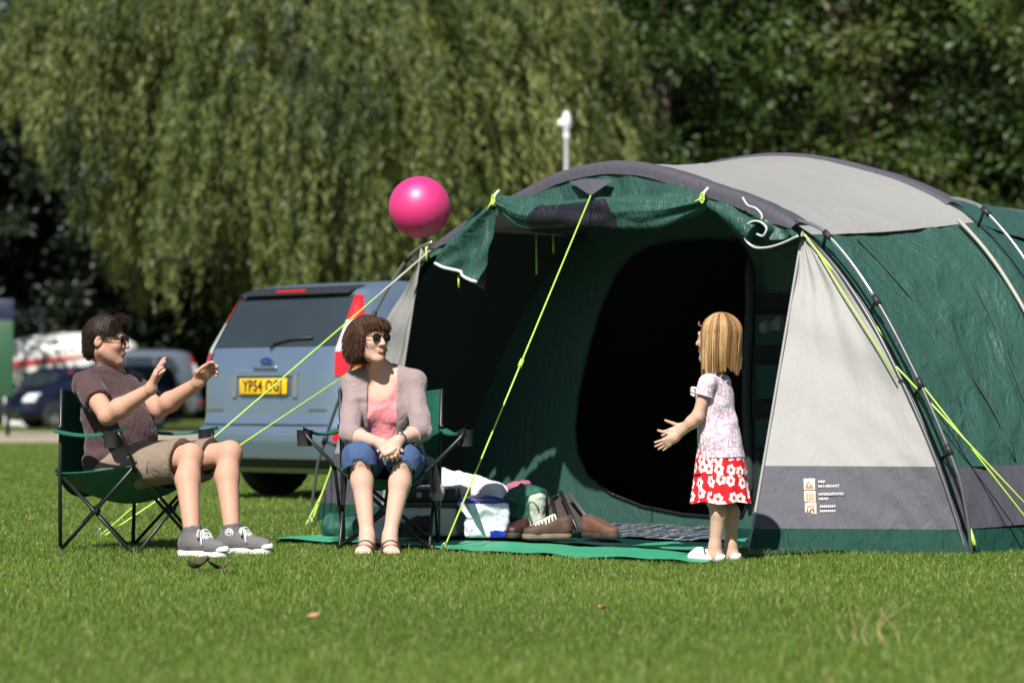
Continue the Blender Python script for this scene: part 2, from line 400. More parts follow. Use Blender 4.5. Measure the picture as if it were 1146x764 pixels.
def m_bark(name, c1, c2):
    t = NT(name); mp = t.n('ShaderNodeMapping'); mp.inputs['Scale'].default_value = (1, 1, 0.2); t.l(t.coord(), mp.inputs[0])
    n_ = t.noise(9, 5, mp.outputs[0]); t.bsdf(t.mix(n_, c1, c2), 0.9, 0, 0.2, n_, 0.05, 0.9); return t.m
BARK = m_bark('bark', (0.055, 0.040, 0.028), (0.16, 0.125, 0.09)); DARKBARK = m_bark('willow_bark', (0.018, 0.015, 0.011), (0.050, 0.042, 0.030)); BARK2 = m_bark('pale_bark', (0.13, 0.10, 0.07), (0.26, 0.21, 0.15))
def wobbly(a, b, n, amp, seed):
    a = np.array(a, float); b = np.array(b, float); t = np.linspace(0, 1, n)[:, None]
    w = np.stack([vnoise(np.concatenate([t * 3, t * 0 + k * 9.0, t * 0 + seed], 1)) for k in range(3)], 1)
    return a + (b - a) * t + w * amp * np.sin(np.pi * t) ** 0.5
def trunk_obj(h, r, seed, bark, tips, parent):
    m = MB(); m.tube(wobbly((0, 0, -0.1), (0.3, 0.1, h), 9, 0.35, seed), np.linspace(r, r * 0.35, 9), 10)
    for k, tp in enumerate(tips):
        z = h * (0.3 + 0.65 * random.random()); m.tube(wobbly((0.3 * z / h, 0.1 * z / h, z), tp, 6, 0.4, seed + k + 1), np.linspace(r * 0.38, 0.03, 6), 6)
    return m.build('trunk', bark, parent)
def willow(loc):
    root = thing('willow_tree', 'large olive green weeping willow with long hanging branches behind the parked car', 'tree')
    P, D, rn = [], [], []; tips = []
    nb_, per = 172, 22
    for q in range(nb_):
        a0 = RNG.random() * 2 * math.pi; r0 = 7.4 * math.sqrt(RNG.random()); h0 = 13.0 * math.sqrt(max(0.0, 1 - (r0 / 8.9) ** 2)) - (7.5 * RNG.random() ** .9 if r0 < 4.5 else 3.6 * RNG.random() ** 1.3); L0 = (1.2 + 3.0 * RNG.random()) * (0.6 + 0.6 * r0 / 7.5); tone = RNG.normal() * .20
        bx, by = r0 * math.cos(a0), r0 * math.sin(a0) * .8; tips.append((bx * .85, by * .85, h0 - .5)) if q % 13 == 0 and abs(bx) < 4 else None
        for i in range(per):
            x0, y0 = bx + RNG.normal() * .42, by + RNG.normal() * .42; top = h0 + RNG.normal() * .38; L = L0 * (.45 + .75 * RNG.random()); nl = int(L * 27); t = np.sort(RNG.random(nl)); out = np.array([math.cos(a0), math.sin(a0) * .8, 0])
            c = np.array([x0, y0, top]) + out * (.9 * (1 - (1 - t) ** 2))[:, None] + np.array([0, 0, -1]) * (L * t ** 1.35)[:, None]
            c += np.stack([.14 * np.sin(t * 5 + i), .14 * np.cos(t * 4 + i * 2), 0 * t], 1) + RNG.normal(size=(nl, 3)) * .05
            d = np.array([0, 0, -1.0]) + out * .35 + RNG.normal(size=(nl, 3)) * .38
            zmin = np.interp(x0, [-7.6, -6.7, -5.5, -4.7, -3.8, -2.8, 0, 6], [10.5, 8.6, 7.4, 5.8, 4.0, 2.7, 1.5, 1.3]) + .6 * math.sin(q * 2.1)
            k = c[:, 2] > zmin; P.append(c[k]); D.append(d[k]); rn.append(np.clip(RNG.normal(size=k.sum()) * .17 + .44 + tone, 0, 1))
    P = np.concatenate(P); D = np.concatenate(D); rn = np.concatenate(rn); n = len(P)
    link_mesh('crown', leaf_mesh('willow_crown', P, D, 0.15 + 0.12 * RNG.random(n), 0.032 + 0.022 * RNG.random(n), rn), LEAF['willow'], root)
    trunk_obj(8.5, 0.42, 3, DARKBARK, tips, root); root.location = loc; return root
willow((-4.6, 63, 0))
def crown_mesh(name, h, rad, z0, ncl, per, leaf, seed, squash=0.6):
    g_ = np.random.default_rng(seed); C = []
    while len(C) < ncl:
        p = g_.uniform(-1, 1, 3); q = np.linalg.norm(p)
        if 0.45 < q < 1: C.append(p)
    C = np.array(C); lump = 1 + 0.22 * fbm(C, 1.7, seed); C *= lump[:, None]
    mid = (h + z0) / 2; C = C * np.array([rad, rad, (h - z0) / 2]) + np.array([0, 0, mid])
    cr = 0.55 + 0.75 * g_.random(ncl); P = np.repeat(C, per, 0); s = np.repeat(cr, per)[:, None]
    d = g_.normal(size=P.shape); P = P + d * s * np.array([0.5, 0.5, 0.5 * squash]); n = len(P)
    D = d + np.array([0, 0, -0.5]); rn = np.clip(np.repeat(g_.normal(size=ncl) * 0.2, per) + 0.42 + g_.normal(size=n) * 0.17, 0, 1)
    return leaf_mesh(name, P, D, leaf * (0.7 + 0.6 * g_.random(n)), leaf * 0.55 * (0.7 + 0.6 * g_.random(n)), rn), [tuple(c * np.array([.75, .75, .95])) for c in C[::max(1, ncl // 11)]]
PROTO = {}
def proto(kind, seed, h, rad, z0, ncl, per, leaf, bark, r, squash=0.6):
    me, tips = crown_mesh(kind + '_crown', h, rad, z0, ncl, per, leaf, seed, squash)
    root = empty('shade_toned_tree' if kind == 'dark' else 'tree'); link_mesh('crown', me, LEAF[kind], root); trunk_obj(h * 0.82, r, seed, bark, tips, root); PROTO[kind, seed] = root; return root
def put(src, loc, rz, sc, label, name, first):
    o = src
    if not first:
        o = src.copy(); COL.objects.link(o)
        for ch in src.children:
            c = ch.copy(); COL.objects.link(c); c.parent = o
    o.name = name; o.location = loc; o.rotation_euler = (0, 0, rz); o.scale = (sc, sc, sc * 1.0)
    tag(o, label, 'tree', 'trees along the back of the campsite'); return o
p1 = proto('broad', 11, 14.5, 4.3, 1.4, 190, 230, 0.22, BARK2, 0.30)
p2 = proto('olive', 23, 15.0, 4.0, 0.9, 180, 230, 0.20, BARK2, 0.28)
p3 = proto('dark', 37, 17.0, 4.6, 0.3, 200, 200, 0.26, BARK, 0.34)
rows = [
 (p1, 3.4, 69, 0.3, 1.0, 'mid green leafy tree right behind the crown of the front tent arch'),
 (p2, 8.6, 71, 1.9, 1.05, 'olive leafed tree rising behind the cream roof panel of the tent'),
 (p1, 13.2, 70, 2.2, 1.02, 'mid green tree with a pale trunk at the right edge of the photo'),
 (p2, 1.0, 77, 4.0, 1.1, 'olive leafed tree showing just right of the weeping willow, farther back'),
 (p1, 6.2, 80, 5.1, 1.12, 'mid green tree filling the gap between the two nearest trees behind the tent roof'),
 (p1, 11.2, 82, 0.9, 1.15, 'mid green tree filling the gap left of the right edge tree, farther back'),
 (p2, 16.6, 79, 3.3, 1.1, 'olive leafed tree just beyond the right edge of the photo'),
 (p3, -13.6, 97, 0.2, 1.05, 'tree with leaves coloured dark for shade at the left edge of the photo above the green notice board'),
 (p3, -8.2, 99, 2.9, 1.05, 'tree with leaves coloured dark for shade behind the white caravan roof and the seated man'),
 (p3, -2.6, 96, 1.2, 1.1, 'tree with leaves coloured dark for deep shade straight behind the weeping willow'),
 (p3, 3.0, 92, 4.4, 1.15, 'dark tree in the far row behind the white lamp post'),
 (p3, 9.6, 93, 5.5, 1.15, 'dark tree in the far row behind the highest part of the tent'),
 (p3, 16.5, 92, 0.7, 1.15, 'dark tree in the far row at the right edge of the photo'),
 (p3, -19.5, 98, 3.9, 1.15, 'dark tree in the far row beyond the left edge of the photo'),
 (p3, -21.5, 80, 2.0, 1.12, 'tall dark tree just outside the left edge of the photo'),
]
seen = set()
for src, x, y, rz, sc, lab in rows:
    put(src, (x, y, 0), rz, sc, lab, 'tree', id(src) not in seen); seen.add(id(src))
# undergrowth below the tree row, shade put into its leaf colour
def shrubs():
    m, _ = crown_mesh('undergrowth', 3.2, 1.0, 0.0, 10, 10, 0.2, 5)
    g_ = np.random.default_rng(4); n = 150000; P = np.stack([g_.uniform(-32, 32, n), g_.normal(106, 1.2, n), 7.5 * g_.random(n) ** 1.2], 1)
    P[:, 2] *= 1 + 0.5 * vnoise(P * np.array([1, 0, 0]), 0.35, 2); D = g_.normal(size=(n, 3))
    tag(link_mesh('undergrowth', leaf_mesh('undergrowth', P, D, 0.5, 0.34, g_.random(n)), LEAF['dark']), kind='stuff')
shrubs()
# ------------------------------------------------------------------ lettering as real mesh
def text_mesh(name, body, size, mat, parent, pos, xa, ya, sx=1, sy=1, bold=0.0, align='CENTER'):
    tc = bpy.data.curves.new(name, 'FONT'); tc.body = body; tc.size = size; tc.align_x = align; tc.align_y = 'CENTER'; tc.extrude = .0012; tc.offset = bold; tc.space_character = 1.08; tc.resolution_u = 3
    to = bpy.data.objects.new(name, tc); COL.objects.link(to); bpy.context.view_layer.update()
    me = bpy.data.meshes.new_from_object(to.evaluated_get(bpy.context.evaluated_depsgraph_get())); bpy.data.objects.remove(to); bpy.data.curves.remove(tc)
    xa, ya = nrm(xa), nrm(ya); za = np.cross(xa, ya); co = np.array([v.co[:] for v in me.vertices])
    P = np.array(pos) + co[:, :1] * sx * xa + co[:, 1:2] * sy * ya + co[:, 2:] * za - root_loc(parent)
    me.vertices.foreach_set('co', P.astype(np.float32).ravel()); me.materials.clear(); me.update(); me.name = name
    return link_mesh(name, me, mat, parent)
# ------------------------------------------------------------------ vehicles
def m_paint(name, col, metal=0.6, rough=0.32):
    t = NT(name); c = t.mix(t.noise(700, 1), tuple(x * 0.9 for x in col), tuple(min(1, x * 1.1) for x in col))
    d = t.noise(3.0, 4); b = t.bsdf(c, t.math('ADD', t.math('MULTIPLY', d, 0.12), rough - 0.06), metal, 0.5, coat=0.6); b.inputs['Coat Roughness'].default_value = 0.05; return t.m
def m_glass(name, col=(0.012, 0.016, 0.018), rough=0.04):
    t = NT(name); t.bsdf(t.mix(t.noise(2.0, 2), col, tuple(x * 1.6 for x in col)), rough, 0, 0.7); return t.m
GLASS = m_glass('tinted_glass', (.020, .028, .032), .03); BLACK = simple('black_plastic', (0.018, 0.018, 0.019), 0.55, 0.2, 20); RUBBER = simple('tyre_rubber', (0.022, 0.022, 0.022), 0.8, 0.2, 30)
REDL = simple('red_lens', (0.50, 0.012, 0.018), 0.15, 0.12, 30, coat=0.6); WHITEL = simple('clear_lens', (0.62, 0.62, 0.64), 0.12, 0.12, 40, coat=0.6)
ALLOY = simple('alloy_rim', (0.55, 0.56, 0.58), 0.3, 0.1, 20, metal=0.9); CHROME = simple('chrome_trim', (0.75, 0.76, 0.78), 0.12, 0.05, 20, metal=1.0)
WHITE = simple('white_plastic', (0.72, 0.72, 0.71), 0.4, 0.08, 6); SEAM = simple('panel_seam', (0.02, 0.022, 0.026), 0.7)
EXP = 8.0
LV = [(.20, .16, 4.18, .80), (.30, .03, 4.28, .87), (.42, .0, 4.33, .895), (.52, .0, 4.32, .90), (.60, .03, 4.28, .905), (.78, .035, 4.20, .905), (.90, .04, 4.02, .90), (1.00, .055, 3.62, .89), (1.08, .08, 3.30, .87),
      (1.20, .15, 3.0, .83), (1.32, .22, 2.72, .79), (1.42, .28, 2.5, .755), (1.49, .345, 2.34, .715), (1.53, .46, 2.2, .66), (1.56, .70, 2.0, .55), (1.572, 1.0, 1.75, .35)]
LZ = np.array([l[0] for l in LV]); LA = np.array(LV)
def lev(z):
    i = int(np.clip(np.searchsorted(LZ, z) - 1, 0, len(LZ) - 2)); t = (z - LZ[i]) / (LZ[i + 1] - LZ[i]); v = LA[i] * (1 - t) + LA[i + 1] * t
    return (v[1] + v[2]) / 2, (v[2] - v[1]) / 2, v[3]          # centre y, half length, half width
def outl(z, th, off=0.0):
    yc, hl, hw = lev(z); c, s = math.cos(th), math.sin(th); f = lambda v: math.copysign(abs(v) ** (2 / EXP), v)
    nx, ny = f(c) ** 7, f(s) ** 7; q = math.hypot(nx * hl, ny * hw) + 1e-9
    return np.array([hw * f(c) + off * nx * hl / q, yc + hl * f(s) + off * ny * hw / q, z])
def rear(x, z, off=0.0):
    yc, hl, hw = lev(z); return np.array([x, yc - hl * (1 - min(1, abs(x) / hw) ** EXP) ** (1 / EXP) - off, z])
def side(y, z, sg, off=0.0):
    yc, hl, hw = lev(z); return np.array([sg * (hw * max(0, 1 - min(1, abs(y - yc) / hl) ** EXP) ** (1 / EXP) + off), y, z])
def make_car(name, label, paint, loc, rz, full=True, group=None, cat='car'):
    root = thing(name, label, cat, (0, 0, 0), 0, group)
    b = MB(); zs = np.unique(np.r_[np.linspace(.2, 1.572, 60), LZ])
    b.grid(lambda i, j: outl(zs[int(round(i * (len(zs) - 1)))], 2 * math.pi * j + .0001), len(zs) - 1, 120)
    yc, hl, hw = lev(1.572); b.grid(lambda i, j: (hw * .95 * (2 * i - 1), yc + hl * .95 * (2 * j - 1), 1.576 + 0.006 * (1 - (2 * i - 1) ** 2)), 6, 6)
    b.build('body', paint, root)
    u = MB(); u.box((0, 2.17, .27), (1.5, 3.7, .16)); u.build('underbody', BLACK, root)
    # glazing
    w = MB(); w.grid(lambda i, j: rear((2 * i - 1) * (lev(1.08 + .37 * j)[2] - .085 - .03 * j), 1.09 + .36 * j, .005), 24, 12); rw = w.build('rear_window', GLASS, root)
    w = MB(); w.tube([rear(.0, 1.10, .02), rear(.20, 1.14, .02), rear(.44, 1.15, .025)], .008, 6); w.tube([rear(.03, 1.10, .012), rear(.03, 1.10, .04)], .018, 8); w.build('wiper', BLACK, rw)
    for sg in (-1, 1):
        for y0, y1 in ((.62, 1.25), (1.32, 2.05), (2.12, 2.9)):
            w = MB(); w.grid(lambda i, j: side((y0 + (.22 if y0 < 1 else 0) * j) * (1 - i) + (y1 - (.42 if y1 > 2.5 else 0) * j) * i, 1.07 + .34 * j, sg, .005), 8, 8); w.build('side_window', GLASS, root)
        for yd in (1.285, 2.085, 3.05):
            w = MB(); w.grid(lambda i, j: side(yd - .006 + .012 * i + (.05 * (1 - j) if yd < 2 else 0), .34 + .70 * j, sg, .003), 1, 20); w.build('door_seam', SEAM, root)
        for yh in (1.42, 2.25):
            w = MB(); V, Fc = bevelled_box(side(yh + .1, .93, sg, .015), (.03, .2, .035), .01); w.add(V, Fc); w.build('door_handle', paint, root)
        w = MB(); V, Fc = bevelled_box((sg * .99, 2.86, 1.08), (.2, .1, .14), .04, seg=3); w.add(V, Fc); w.build('door_mirror', paint, root)
        w = MB(); w.grid(lambda i, j: outl(.66 + .2 * j, (R(90) - sg * R(15 + 40 * i)), .006), 8, 6); w.build('headlight', WHITEL, root)
        # rear lamp cluster: red over clear over red
        def lamp(z0, z1, mat, par):
            m = MB(); a0, a1 = -75, -34
            m.grid(lambda i, j: (lambda p: (sg * p[0], p[1], p[2]))(outl(z0 + (z1 - z0) * j, R((a0 + (4 if sg > 0 else 0) + 3 + 9 * max(0, (z0 + (z1 - z0) * j - 1.05) / .4)) * (1 - i) + (a1 - 12 * max(0, (z0 + (z1 - z0) * j - 1.0) / .4)) * i), .012)), 14, 8); return m.build('tail_light' if par is root else 'lens', mat, par)
        tl = lamp(.88, 1.05, REDL, root); lamp(1.052, 1.27, WHITEL, tl); lamp(1.272, 1.45, REDL, tl)
        m = MB(); m.grid(lambda i, j: outl(.43 + .06 * j, (R(-90) + sg * R(25 + 22 * i)), .042), 6, 2); m.build('reflector', REDL, root)
        for yw in (.82, 3.45):
            m = MB(); m.grid(lambda i, j: side(yw + (.37 * i) * math.cos(2 * math.pi * j), max(.21, .31 + .37 * i * math.sin(2 * math.pi * j)), sg, .004), 6, 40); m.build('wheel_arch', SEAM, root)
            wh = MB(); prof = [(.19, -.09), (.27, -.10), (.305, -.085), (.315, -.05), (.315, .05), (.305, .085), (.27, .10), (.19, .09)]
            wh.lathe(prof, (sg * .80, yw, .315), (1, 0, 0), 36); ty = wh.build('wheel', RUBBER, root)
            m = MB(); m.lathe([(.001, .075), (.05, .085), (.07, .06), (.15, .055), (.185, .08), (.20, .07), (.20, -.07)], (sg * .80, yw, .315), (sg, 0, 0), 30); m.build('rim', ALLOY, ty)
    bm = MB()
    def bump(i, j):
        x = (2 * i - 1); z = .235 + .295 * j; th = R(-90) + x * R(57); o = .038 * min(1, min(j, 1 - j) * 7) ** .5 * min(1, (1 - abs(x)) * 12) ** .5
        return outl(z, th, o + .001)
    bm.grid(bump, 60, 24); bp = bm.build('bumper', paint, root)
    m = MB(); m.grid(lambda i, j: outl(.245 + .055 * j, R(-90) + (2 * i - 1) * R(50), .04), 30, 3); m.build('valance', BLACK, bp)
    m = MB(); m.grid(lambda i, j: rear((2 * i - 1) * .70, .535 + .012 * j, .004), 20, 1); m.build('tailgate_seam', SEAM, root)
    m = MB(); m.slab(lambda i, j: rear((2 * i - 1) * .60, 1.462 + .05 * j, .03 + .03 * (1 - j)), 20, 4, (0, .05, .012)); sp = m.build('spoiler', BLACK if full else paint, root)
    m = MB(); V, Fc = bevelled_box(rear(0, 1.485, .062), (.32, .012, .022), .004); m.add(V, Fc); m.build('brake_light', REDL, sp)
    pl = MB(); V, Fc = bevelled_box(rear(0, .81, .024), (.52, .012, .112), .004); pl.add(V, Fc)
    if full:
        py = simple('yellow_plate', (0.80, 0.47, 0.012), 0.35, 0.05, 10); po = pl.build('number_plate', py, root)
        text_mesh('lettering', 'YP54 OGJ', .105, BLACK, po, rear(0, .81, .0325), (1, 0, 0), (0, 0, 1), .92, 1.05, .0022)
        m = MB()   # bright surround of the plate recess
        for a, c in (((-.36, .735), (-.31, .90)), ((.31, .735), (.36, .90)), ((-.36, .885), (.36, .915))):
            m.slab(lambda i, j: rear(a[0] + (c[0] - a[0]) * i, a[1] + (c[1] - a[1]) * j, .016), 4, 2, (0, .014, 0))
        m.build('plate_surround', CHROME, root)
        m = MB(); m.grid(lambda i, j: rear((2 * i - 1) * .31, .745 + .14 * j, .006), 8, 4); m.build('plate_recess', simple('recess_paint', (.13, .17, .22), .4, metal=.5), root)
        m = MB(); m.tube([rear(-.13 + .26 * k / 8, .942, .012) for k in range(9)], .012, 8); m.build('tailgate_handle', paint, root)
        bl = simple('badge_blue', (0.01, 0.03, 0.16), 0.2, 0.1, 30, coat=0.5)
        def oval(rx, rz, off): return lambda i, j: rear(rx * i * math.cos(2 * math.pi * j), .985 + rz * i * math.sin(2 * math.pi * j), off - .004 * i * i)
        m = MB(); m.grid(oval(.068, .030, .018), 5, 40); bo = m.build('badge', CHROME, root)
        m = MB(); m.grid(oval(.060, .024, .0215), 5, 40); m.build('badge_face', bl, bo)
        m = MB(); m.tube([rear(-.036 + .072 * k / 12, .985 + .009 * math.sin(k * 1.5), .0225) for k in range(13)], .0028, 5); m.build('badge_script', CHROME, bo)
        for x0, x1 in ((-.68, -.47), (.48, .66)):
            m = MB(); k = x0
            while k < x1:
                m.box(rear(k, .645, .004), (.013, .003, .018)); k += .02
            m.build('model_lettering', CHROME, root)
    else:
        pl.build('number_plate', WHITE, root)
    root.location = loc; root.rotation_euler = (0, 0, rz); return root
P_SILVER = m_paint('silver_blue_paint', (0.25, 0.335, 0.445), 0.66, 0.20); P_NAVY = m_paint('navy_paint', (0.012, 0.018, 0.05), 0.4); P_BLUE = m_paint('deep_blue_paint', (0.006, 0.012, 0.040), 0.4); P_GREY = m_paint('grey_blue_paint', (0.15, 0.18, 0.23), 0.5)
make_car('parked_car', 'silver blue car parked tail first behind the seated woman with yellow number plate', P_SILVER, (-1.825, 20.75, 0), R(-45)).scale = (1.02, 1.0, 1.035)
c_ = ground(70, 476); make_car('parked_car', 'dark navy car behind the seated man, just right of the storage box', P_NAVY, at(112, 475, 74) * np.array([1, 1, 0]), R(38), False, 'cars parked across the path')
make_car('parked_car', 'deep blue car across the path seen between the seated man and the silver blue car', P_BLUE, at(196, 475, 72) * np.array([1, 1, 0]), R(118), False, 'cars parked across the path')
v = make_car('parked_van', 'tall grey blue van standing behind the deep blue car across the path', P_GREY, at(222, 470, 82) * np.array([1, 1, 0]), R(108), False, None, 'van'); v.scale = (1.08, 1.12, 1.36)
# ------------------------------------------------------------------ white caravan with a red awning stripe
def caravan():
    L0 = at(8, 445, 86); L1 = at(153, 445, 86); cx = (L0[0] + L1[0]) / 2; Lh = (L1[0] - L0[0]) / 2
    root = thing('caravan', 'white caravan with rounded roof and a red band behind the notice board', 'caravan', (cx, 86, 0))
    cr = simple('caravan_white', (0.70, 0.69, 0.66), 0.4, 0.08, 1.5); rd = simple('red_band', (0.42, 0.035, 0.045), 0.5); dk = simple('dark_window', (0.02, 0.025, 0.03), 0.15)
    f = Field((cx - Lh - .3, 84.6, .2), (cx + Lh + .3, 87.6, 3.2), .06); f.rbox((cx, 86, 1.42), (Lh, 1.05, .95), .3, k=0); f.ell((cx, 86, 2.25), (Lh * .97, 1.0, .42), k=.3); f.cut((cx, 86, .46), (0, 0, -1))
    field_obj('body', f, cr, root)
    m = MB(); m.slab(lambda i, j: (cx - Lh * .98 + Lh * 1.25 * i, 84.93, 1.58 + .24 * j * (1 - .5 * i) + .36 * i), 8, 3, (0, .05, 0)); m.build('red_stripe', rd, root)
    for a, w, z, h in ((-.42, 1.0, 1.28, .5), (.35, 1.1, 1.35, .6)):
        m = MB(); V, Fc = bevelled_box((cx + a * Lh, 84.94, z), (w, .04, h), .015); m.add(V, Fc); m.build('window', dk, root)
    m = MB(); m.lathe([(.0, .1), (.2, .1), (.31, .08), (.33, 0), (.31, -.08), (.2, -.1)], (cx + .2, 85.0, .33), (0, -1, 0), 24); m.build('wheel', RUBBER, root)
    m = MB(); m.tube([(cx + Lh, 86, .5), (cx + Lh + 1.1, 86, .48)], .05, 8); m.tube([(cx + Lh + 1, 86, .5), (cx + Lh + 1, 86, 0)], .04, 8); m.build('tow_bar', BLACK, root)
    m = MB(); b0 = at(46, 376, 85.5); m.tube([b0 - [0, 0, .1], b0 + [0, 0, .9]], .03, 6); 
    for k in range(4): m.tube([b0 + [-.75 + .12 * k, 0, .62 + .06 * k], b0 + [.15, 0, .32 + .17 * k]], .02, 5)
    m.build('aerial', simple('aerial_grey', (.3, .31, .33), .5, metal=.4), root)
caravan()
def boxy(name, label, cat, px, py, Y, size, mat, lid=True):
    p = at(px, py, Y); p[2] = 0; root = thing(name, label, cat, p); m = MB(); V, Fc = bevelled_box(p + [0, 0, size[2] / 2], size, .04, seg=3); m.add(V, Fc); m.build('body', mat, root)
    if lid:
        m = MB(); V, Fc = bevelled_box(p + [0, 0, size[2] + .03], (size[0] * 1.04, size[1] * 1.04, .06), .02); m.add(V, Fc); m.build('lid', mat, root)
    return root
boxy('storage_box', 'pale grey storage box beside the dark navy car, before the white caravan', 'box', 46, 470, 72, (1.0, .6, .72), simple('pale_box', (.50, .50, .52), .5))
boxy('water_tank', 'white water tank on the ground between the notice board post and the storage box', 'tank', 24, 468, 76, (.85, .6, 1.05), WHITE)
# notice board
def board():
    p = at(7, 478, 56); p[2] = 0; root = thing('notice_board', 'green notice board with a navy top strip on a dark post at the left edge', 'sign', p)
    gm = simple('board_green', (.016, .075, .030), .45, .15, 2); nv = simple('board_navy', (.012, .018, .055), .45)
    z0, z1 = at(7, 444, 56)[2], at(7, 335, 56)[2]; zs = at(7, 358, 56)[2]; wd = .52
    m = MB(); V, Fc = bevelled_box(p + [-.2, 0, (z0 + zs) / 2], (wd * 1.3, .06, zs - z0), .01); m.add(V, Fc); m.build('panel', gm, root)
    m = MB(); V, Fc = bevelled_box(p + [-.2, -.005, (z1 + zs) / 2 + .003], (wd * 1.34, .075, z1 - zs), .01); m.add(V, Fc); m.build('top_strip', nv, root)
    for dx in (.02, -.45):
        m = MB(); m.tube([p + [dx, .06, -.1], p + [dx, .06, z1 - .1]], .045, 10); m.build('post', BLACK, root)
board()
def post():
    p = at(634, 450, 52); p[2] = 0; root = thing('lamp_post', 'slim white lamp post with a small capped head rising behind the tent roof', 'lamp post', p)
    zt = at(634, 124, 52)[2]; z1 = at(634, 150, 52)[2]; gm = simple('post_white', (.62, .66, .72), .4, .06, 4)
    m = MB(); m.lathe([(.085, 0), (.085, 1.2), (.052, 1.25), (.045, z1 - .1), (.062, z1 - .08), (.062, z1 - .02), (.05, z1)], p, (0, 0, 1), 16); m.build('pole', gm, root)
    m = MB(); m.lathe([(.05, z1), (.055, z1 + .08), (.092, z1 + .13), (.095, z1 + .26), (.07, z1 + .34), (.04, zt - .02), (.001, zt)], p, (0, 0, 1), 16); m.build('lamp_head', gm, root)
    m = MB(); V, Fc = bevelled_box(p + [-.10, -.04, z1 + .2], (.12, .1, .12), .02); m.add(V, Fc); m.build('sensor', WHITE, root)
post()
# ------------------------------------------------------------------ the tent
def creases(P, amp=.007, seed=0):
    a = 1 - np.abs(fbm(P * np.array([1, 1, .45]), 3.2, seed, 2)) * 2.2; b = fbm(P, 9, seed + 5, 2)
    return amp * (np.maximum(a, 0) ** 3 + .35 * b)
def tent_fabric(name, col, rough, crease, trans=0.0, tcol=None, spec=.5, inner=None):
    t = NT(name); co = t.coord()
    mp = t.n('ShaderNodeMapping'); mp.inputs['Rotation'].default_value = (0.4, 0.5, 0.3); mp.inputs['Scale'].default_value = (1, 1, .4); t.l(co, mp.inputs[0])
    n1 = t.noise(5, 3, mp.outputs[0], dist=1.4); rid = t.math('ABSOLUTE', t.math('SUBTRACT', n1, .5)); n2 = t.noise(26, 3, co, dist=.8)
    rid2 = t.math('ABSOLUTE', t.math('SUBTRACT', t.noise(13, 2, mp.outputs[0], dist=1.0), .5))
    h = t.math('ADD', t.math('ADD', t.math('MULTIPLY', rid, -1.0), t.math('MULTIPLY', rid2, -.5)), t.math('MULTIPLY', n2, .16))
    dirt = t.noise(1.6, 5, co); c = t.mix(dirt, tuple(x * .88 for x in col), tuple(min(1, x * 1.08) for x in col))
    if inner is not None:      # the coated inner face of the cloth
        c = t.mix(t.n('ShaderNodeNewGeometry').outputs['Backfacing'], c, inner)
    b = t.bsdf(c, rough, 0, spec, h, .05, crease, link=not trans)
    if trans: t.translucent(b, tcol or col, trans)
    return t.m
TG = tent_fabric('green_tent_cloth', (.028, .080, .062), .48, .7, spec=.3)
TGD = tent_fabric('deep_green_tent_cloth', (.009, .046, .033), .7, .8, spec=.15)
TC = tent_fabric('cream_tent_cloth', (.272, .268, .256), .6, .13, .04, (.30, .28, .24))
TY = tent_fabric('grey_tent_cloth', (.074, .070, .088), .6, .30, spec=.25)
TK = tent_fabric('bedroom_shade_cloth', (.030, .036, .036), .8, .2)  # near-black so the unlit interior reads dark; shade put into the cloth colour
MESHM = tent_fabric('mesh_cloth', (.010, .009, .015), .5, .6)
NEON = simple('neon_guy_line', (.46, .70, .10), .5, .08, 60); STEEL = simple('steel_pole', (.50, .51, .52), .28, .15, 30, metal=.85); GREYPOLE = simple('grey_pole', (.10, .105, .11), .35, .2, 30, metal=.3)
PIPING = simple('white_piping', (.66, .66, .62), .5, .08, 30); GREYLINE = simple('grey_line', (.5, .5, .48), .5)
tent = thing('tent', 'large green, cream and grey family tunnel tent with its rolled up front door', 'tent', TM)
def prof(pts):
    P = np.array([(-u, z) for u, z in pts[::-1]] + list(pts[1:]), float)
    return curve_pts(np.c_[P, np.zeros(len(P))], 600)[:, :2]
H1 = prof([(0, 2.035), (.35, 2.00), (.68, 1.905), (1.05, 1.79), (1.38, 1.64), (1.64, 1.44), (1.86, 1.19), (2.07, .88), (2.34, .385), (2.50, 0)])
H2 = prof([(0, 2.15), (.40, 2.12), (.80, 2.03), (1.15, 1.92), (1.42, 1.79), (1.70, 1.56), (1.95, 1.25), (2.16, .90), (2.42, .385), (2.58, 0)])
H3 = prof([(0, 1.93), (.40, 1.90), (.80, 1.81), (1.15, 1.69), (1.42, 1.55), (1.70, 1.34), (1.95, 1.05), (2.16, .76), (2.42, .33), (2.58, 0)])
H4 = prof([(0, 1.15), (.40, 1.13), (.80, 1.08), (1.15, 1.0), (1.42, .92), (1.70, .78), (1.95, .60), (2.12, .40), (2.3, .18), (2.4, 0)])
NH = [0, -1.24, -3.1, -4.3]
def sidz(H, z, sg):
    """u on hoop H at height z on side sg"""
    h = H[300:] if sg > 0 else H[:300][::-1]; i = np.argsort(h[:, 1]); return np.interp(z, h[i, 1], h[i, 0])
def hz(H, u): return np.interp(u, H[:, 0], H[:, 1])
def span(H, a, b, sg=None):
    """points of hoop between fractions given as heights on left / right: a, b are (side, z)"""
    def idx(s):
        sg_, z = s; h = np.abs(H[:, 1] - z) + (np.sign(H[:, 0]) != sg_) * 9; return int(np.argmin(h))
    i, j = idx(a), idx(b); t_ = np.linspace(i, j, 400); return np.stack([np.interp(t_, np.arange(600), H[:, q]) for q in (0, 1)], 1)
